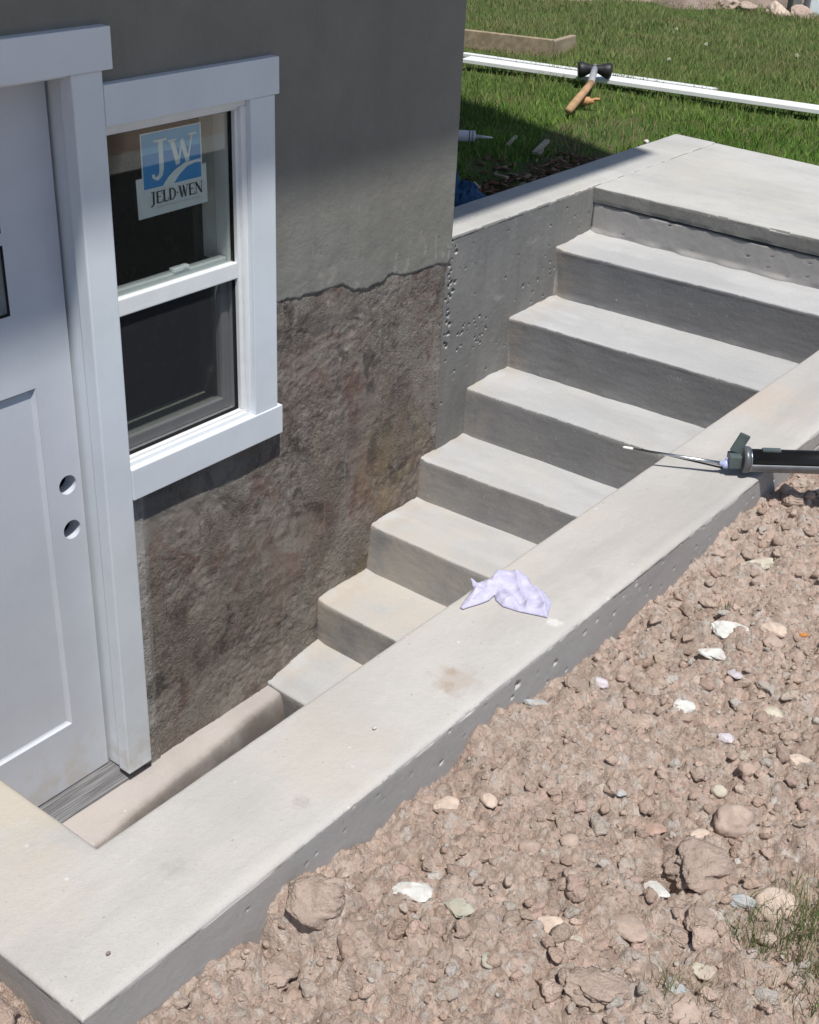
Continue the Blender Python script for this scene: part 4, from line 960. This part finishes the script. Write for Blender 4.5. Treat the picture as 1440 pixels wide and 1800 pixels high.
upright('board', (2.93, 3.22), (3.30, 1.745), -.07, .032, .04, lum); upright('board', (3.325, 1.765), (3.61, 1.80), -.07, .020, .04, lum)
# mallet
mal = empty('mallet', (2.62, 1.08, -.01), 'mallet with two-lobed black head and wooden handle resting over the white board', 'mallet')
hc = Vector((2.66, 1.085, .045)); hs = Vector((.62, -.78, 0)).normalized()
bm = bmesh.new()
hp = [(0, .018), (.018, .020), (.045, .032), (.070, .040), (.084, .037), (.085, 0)]
lathe(bm, hp, hc, (hs-Vector((0, 0, .10))).normalized(), 24); lathe(bm, hp, hc, (-hs-Vector((0, 0, .10))).normalized(), 24)
bm_obj('mallet_head', bm, plain('black_mallet_rubber', (.02, .02, .022), .5, .4), mal, True)
hb = Vector((2.31, .895, .045)); he = Vector((1.97, .80, -.018))
bm = bmesh.new(); d = (hb-hc).normalized(); lathe(bm, [(-.04, .017), ((hb-hc).length, .017)], hc, d, 14); bm_obj('shaft', bm, plain('grey_shaft', (.36, .36, .38), .5, .4), mal, True)
bm = bmesh.new(); d = (he-hb).normalized(); L_ = (he-hb).length; lathe(bm, [(-.006, .017), (L_*.3, .018), (L_*.8, .020), (L_, .017)], hb, d, 16); bm_obj('handle', bm, wood('handle_wood', (.55, .35, .20), (10, 10, 10)), mal, True)
# small orange thing beside the handle
bm = bmesh.new(); a0 = Vector((2.20, .885, -.02)); ad = Vector((.25, -.95, .12)).normalized(); lathe(bm, [(0, .014), (.004, .02), (.05, .02), (.055, .012), (.075, .012)], a0, ad, 18); obox(bm, a0+ad*.085+Vector((0, 0, .008)), ad, ad.orthogonal().normalized(), ad.cross(ad.orthogonal().normalized()), .03, .012, .012, .002)
o = bm_obj('plastic_cap', bm, plain('orange_plastic', (.50, .26, .12), .6)); tag(centre(o), 'small orange plastic cap in the grass beside the mallet handle', 'cap')
# sealant tube
tb = empty('sealant_tube', (1.20, .80, -.045), 'white sealant tube with pointed nozzle lying in shaded grass by the house corner', 'sealant tube')
a0 = Vector((1.06, 1.00, -.012)); ad = (Vector((1.222, .758, -.012))-a0).normalized(); L_ = (Vector((1.205, .78, -.012))-a0).length
bm = bmesh.new(); lathe(bm, [(0, .023), (L_-.01, .023)], a0, ad, 26); bm_obj('tube_body', bm, plain('white_tube', (.62, .63, .68), .45), tb, True)
bm = bmesh.new(); lathe(bm, [(L_-.01, .0245), (L_, .0245), (L_+.003, .012)], a0, ad, 26); bm_obj('tube_cap', bm, plain('white_cap', (.58, .58, .62), .45), tb, True)
bm = bmesh.new(); lathe(bm, [(L_-.024, .0236), (L_-.020, .0236)], a0, ad, 26); bm_obj('tube_band', bm, plain('dark_band', (.10, .08, .12), .5), tb, True)
bm = bmesh.new(); lathe(bm, [(L_+.003, .009), (L_+.075, .003)], a0, ad, 18); bm_obj('tube_nozzle', bm, plain('nozzle_white', (.70, .70, .68), .45), tb, True)
# crumpled blue plastic
X, Y = np.meshgrid(np.linspace(0, 1, 40), np.linspace(0, 1, 40), indexing='ij')
bx = .38+.19*X+.02*fbm(X, Y, 3, 2); by = .235+.20*Y+.03*fbm(Y, X, 3, 2); bz = -.05+.075*np.sin(np.pi*X)**.6*np.sin(np.pi*Y)**.6*(.75+1.1*np.abs(fbm(X, Y, 5, 4)))
ix = np.arange(1600).reshape(40, 40)
o = link('tarp', npmesh('tarp', np.stack([bx, by, bz], -1).reshape(-1, 3), np.stack([ix[:-1, :-1], ix[1:, :-1], ix[1:, 1:], ix[:-1, 1:]], -1).reshape(-1, 4)), plain('blue_plastic', (.012, .06, .15), .5, .3), None, True)
tag(centre(o), 'crumpled dark blue plastic sheet behind the house corner', 'plastic sheet')
# wood scraps
M_sc = wood('scrap_wood', (.50, .43, .33), (14, 14, 14))
for (A, B, wd, lab) in [((1.235, .50), (1.415, .555), .022, 'largest pale wood scrap, lying alone in the shaded litter'), ((1.262, .654), (1.38, .69), .014, 'dull wood splinter beyond the largest scrap'), ((.84, .419), (.80, .335), .013, 'wood splinter nearest the stair wall'),
                        ((.90, .395), (.86, .33), .006, 'thin stick beside the splinter nearest the stair wall'), ((.690, .41), (.605, .325), .008, 'thin pale stick just right of the blue plastic'), ((1.23, .475), (1.27, .487), .016, 'short pale wood block at the foot of the largest scrap')]:
    o = board('wood_scrap', A, (B[0], B[1], -.022), wd, wd*.6, -.034, M_sc, bev=.001); tag(centre(o), lab, 'wood scrap', 'wood scraps by the house corner')
p, f = lump(I3, .016, (.7, .6), .3, 4, Matrix.Identity(3), .7); o = link('mortar_chip', npmesh('m', p+np.array([1.68, .235, -.01]), f), SM['white']); tag(centre(o), 'small white chip in the sun at the edge of the slab and grass', 'chip')
# seed heads
M_puff = plain('seed_head', (.36, .38, .26), .9, .1)
for k, (X, Y) in enumerate([(4.314, 1.499), (3.959, 1.119), (3.335, 1.023), (4.05, .60)]):
    e = empty('dandelion', (X, Y, -.06), 'pale dandelion seed head in the open lawn', 'dandelion', 'dandelion seed heads in the lawn')
    bm = bmesh.new(); lathe(bm, [(0, .0018), (.075, .0015)], (X, Y, -.06), (0, 0, 1), 6); bm_obj('stem', bm, plain('stem_green', (.10, .16, .05), .8), e)
    bm = bmesh.new(); bmesh.ops.create_icosphere(bm, subdivisions=3, radius=.012, matrix=Matrix.Translation((X, Y, .022)))
    for v in bm.verts: v.co += (v.co-Vector((X, Y, .022)))*random.uniform(-.25, .1)
    bm_obj('seed_ball', bm, M_puff, e)
# far border: earth bank, stones and a white block
X, Y = np.meshgrid(np.linspace(-.6, .9, 60), np.linspace(-2.2, 2.2, 170), indexing='ij')
def bank(X, Y):
    return -.08+.30*sstep(-.35, .5, X+.25*fbm(X, Y, 1.2, 3))+.10*fbm(X, Y, 3.2, 5, .6)*sstep(-.5, -.1, X)
Z = bank(X, Y); ux, uy = Vector((.86, .50, 0)), Vector((-.50, .86, 0)); cx0, cy0 = 6.35, 1.75
PX = cx0+ux.x*X+uy.x*Y; PY = cy0+ux.y*X+uy.y*Y; ix = np.arange(X.size).reshape(X.shape)
cc = np.array([.22, .16, .13])*(1+.9*fbm(X, Y, 5, 4))[..., None]
o = link('earth_bank', npmesh('earth_bank', np.stack([PX, PY, Z], -1).reshape(-1, 3), np.stack([ix[:-1, :-1], ix[1:, :-1], ix[1:, 1:], ix[:-1, 1:]], -1).reshape(-1, 4), cc.reshape(-1, 3)), M_soil, None, True)
tag(o, kind='structure')
for k, (X, Y, r, m, lab) in enumerate([(6.08, 2.22, .10, 'pink', 'leftmost brown rock at the far edge of the lawn'), (6.02, 1.98, .09, 'brown', 'low brown rock second from the left at the far edge of the lawn'), (5.98, 1.80, .07, 'clod', 'small rough rock in the middle of the far border'),
                                       (6.02, 1.60, .11, 'peach', 'pale tan rock at the far border left of the dark post'), (6.10, 1.44, .09, 'brown', 'rounded brown rock next to the pale post at the far border')]):
    p, f = lump(I4, r, (.8, .6), .45, 50+k*7, Matrix.Rotation(k*1.3, 3, 'Z'), .6); o = link('rock', npmesh('r', p+np.array([X, Y, -.03]), f), SM[m], None, True); tag(centre(o), lab, 'rock', 'rocks along the far border')
bm = bmesh.new(); obox(bm, (6.30, 1.42, .10), Vector((.8, -.6, 0)), Vector((.6, .8, 0)), Vector((0, 0, 1)), .17, .10, .36, .01)
o = bm_obj('white_block', bm, plain('white_block', (.72, .76, .80), .6)); tag(centre(o), 'white upright block at the top right corner beyond the lawn', 'block')
bm = bmesh.new(); obox(bm, (6.20, 1.55, .08), Vector((.8, -.6, 0)), Vector((.6, .8, 0)), Vector((0, 0, 1)), .07, .08, .30, .006)
o = bm_obj('grey_post', bm, wood('grey_post', (.20, .22, .20), (3, 3, 20))); tag(centre(o), 'short dark grey post left of the white block', 'post')
# crumbs on the wall top
for k, (X, Y, r, c_, lab) in enumerate([(-2.06, -1.385, .004, 'white', 'white mortar crumb on the wall top below the rag'), (-2.60, -1.415, .0035, 'clod', 'dark crumb near the outer corner of the wall top')]):
    p, f = lump(I3, r, (.7, .6), .3, 70+k, Matrix.Identity(3), .5); o = link('crumb', npmesh('c', p+np.array([X, Y, .0035]), f), SM[c_]); tag(centre(o), lab, 'crumb')
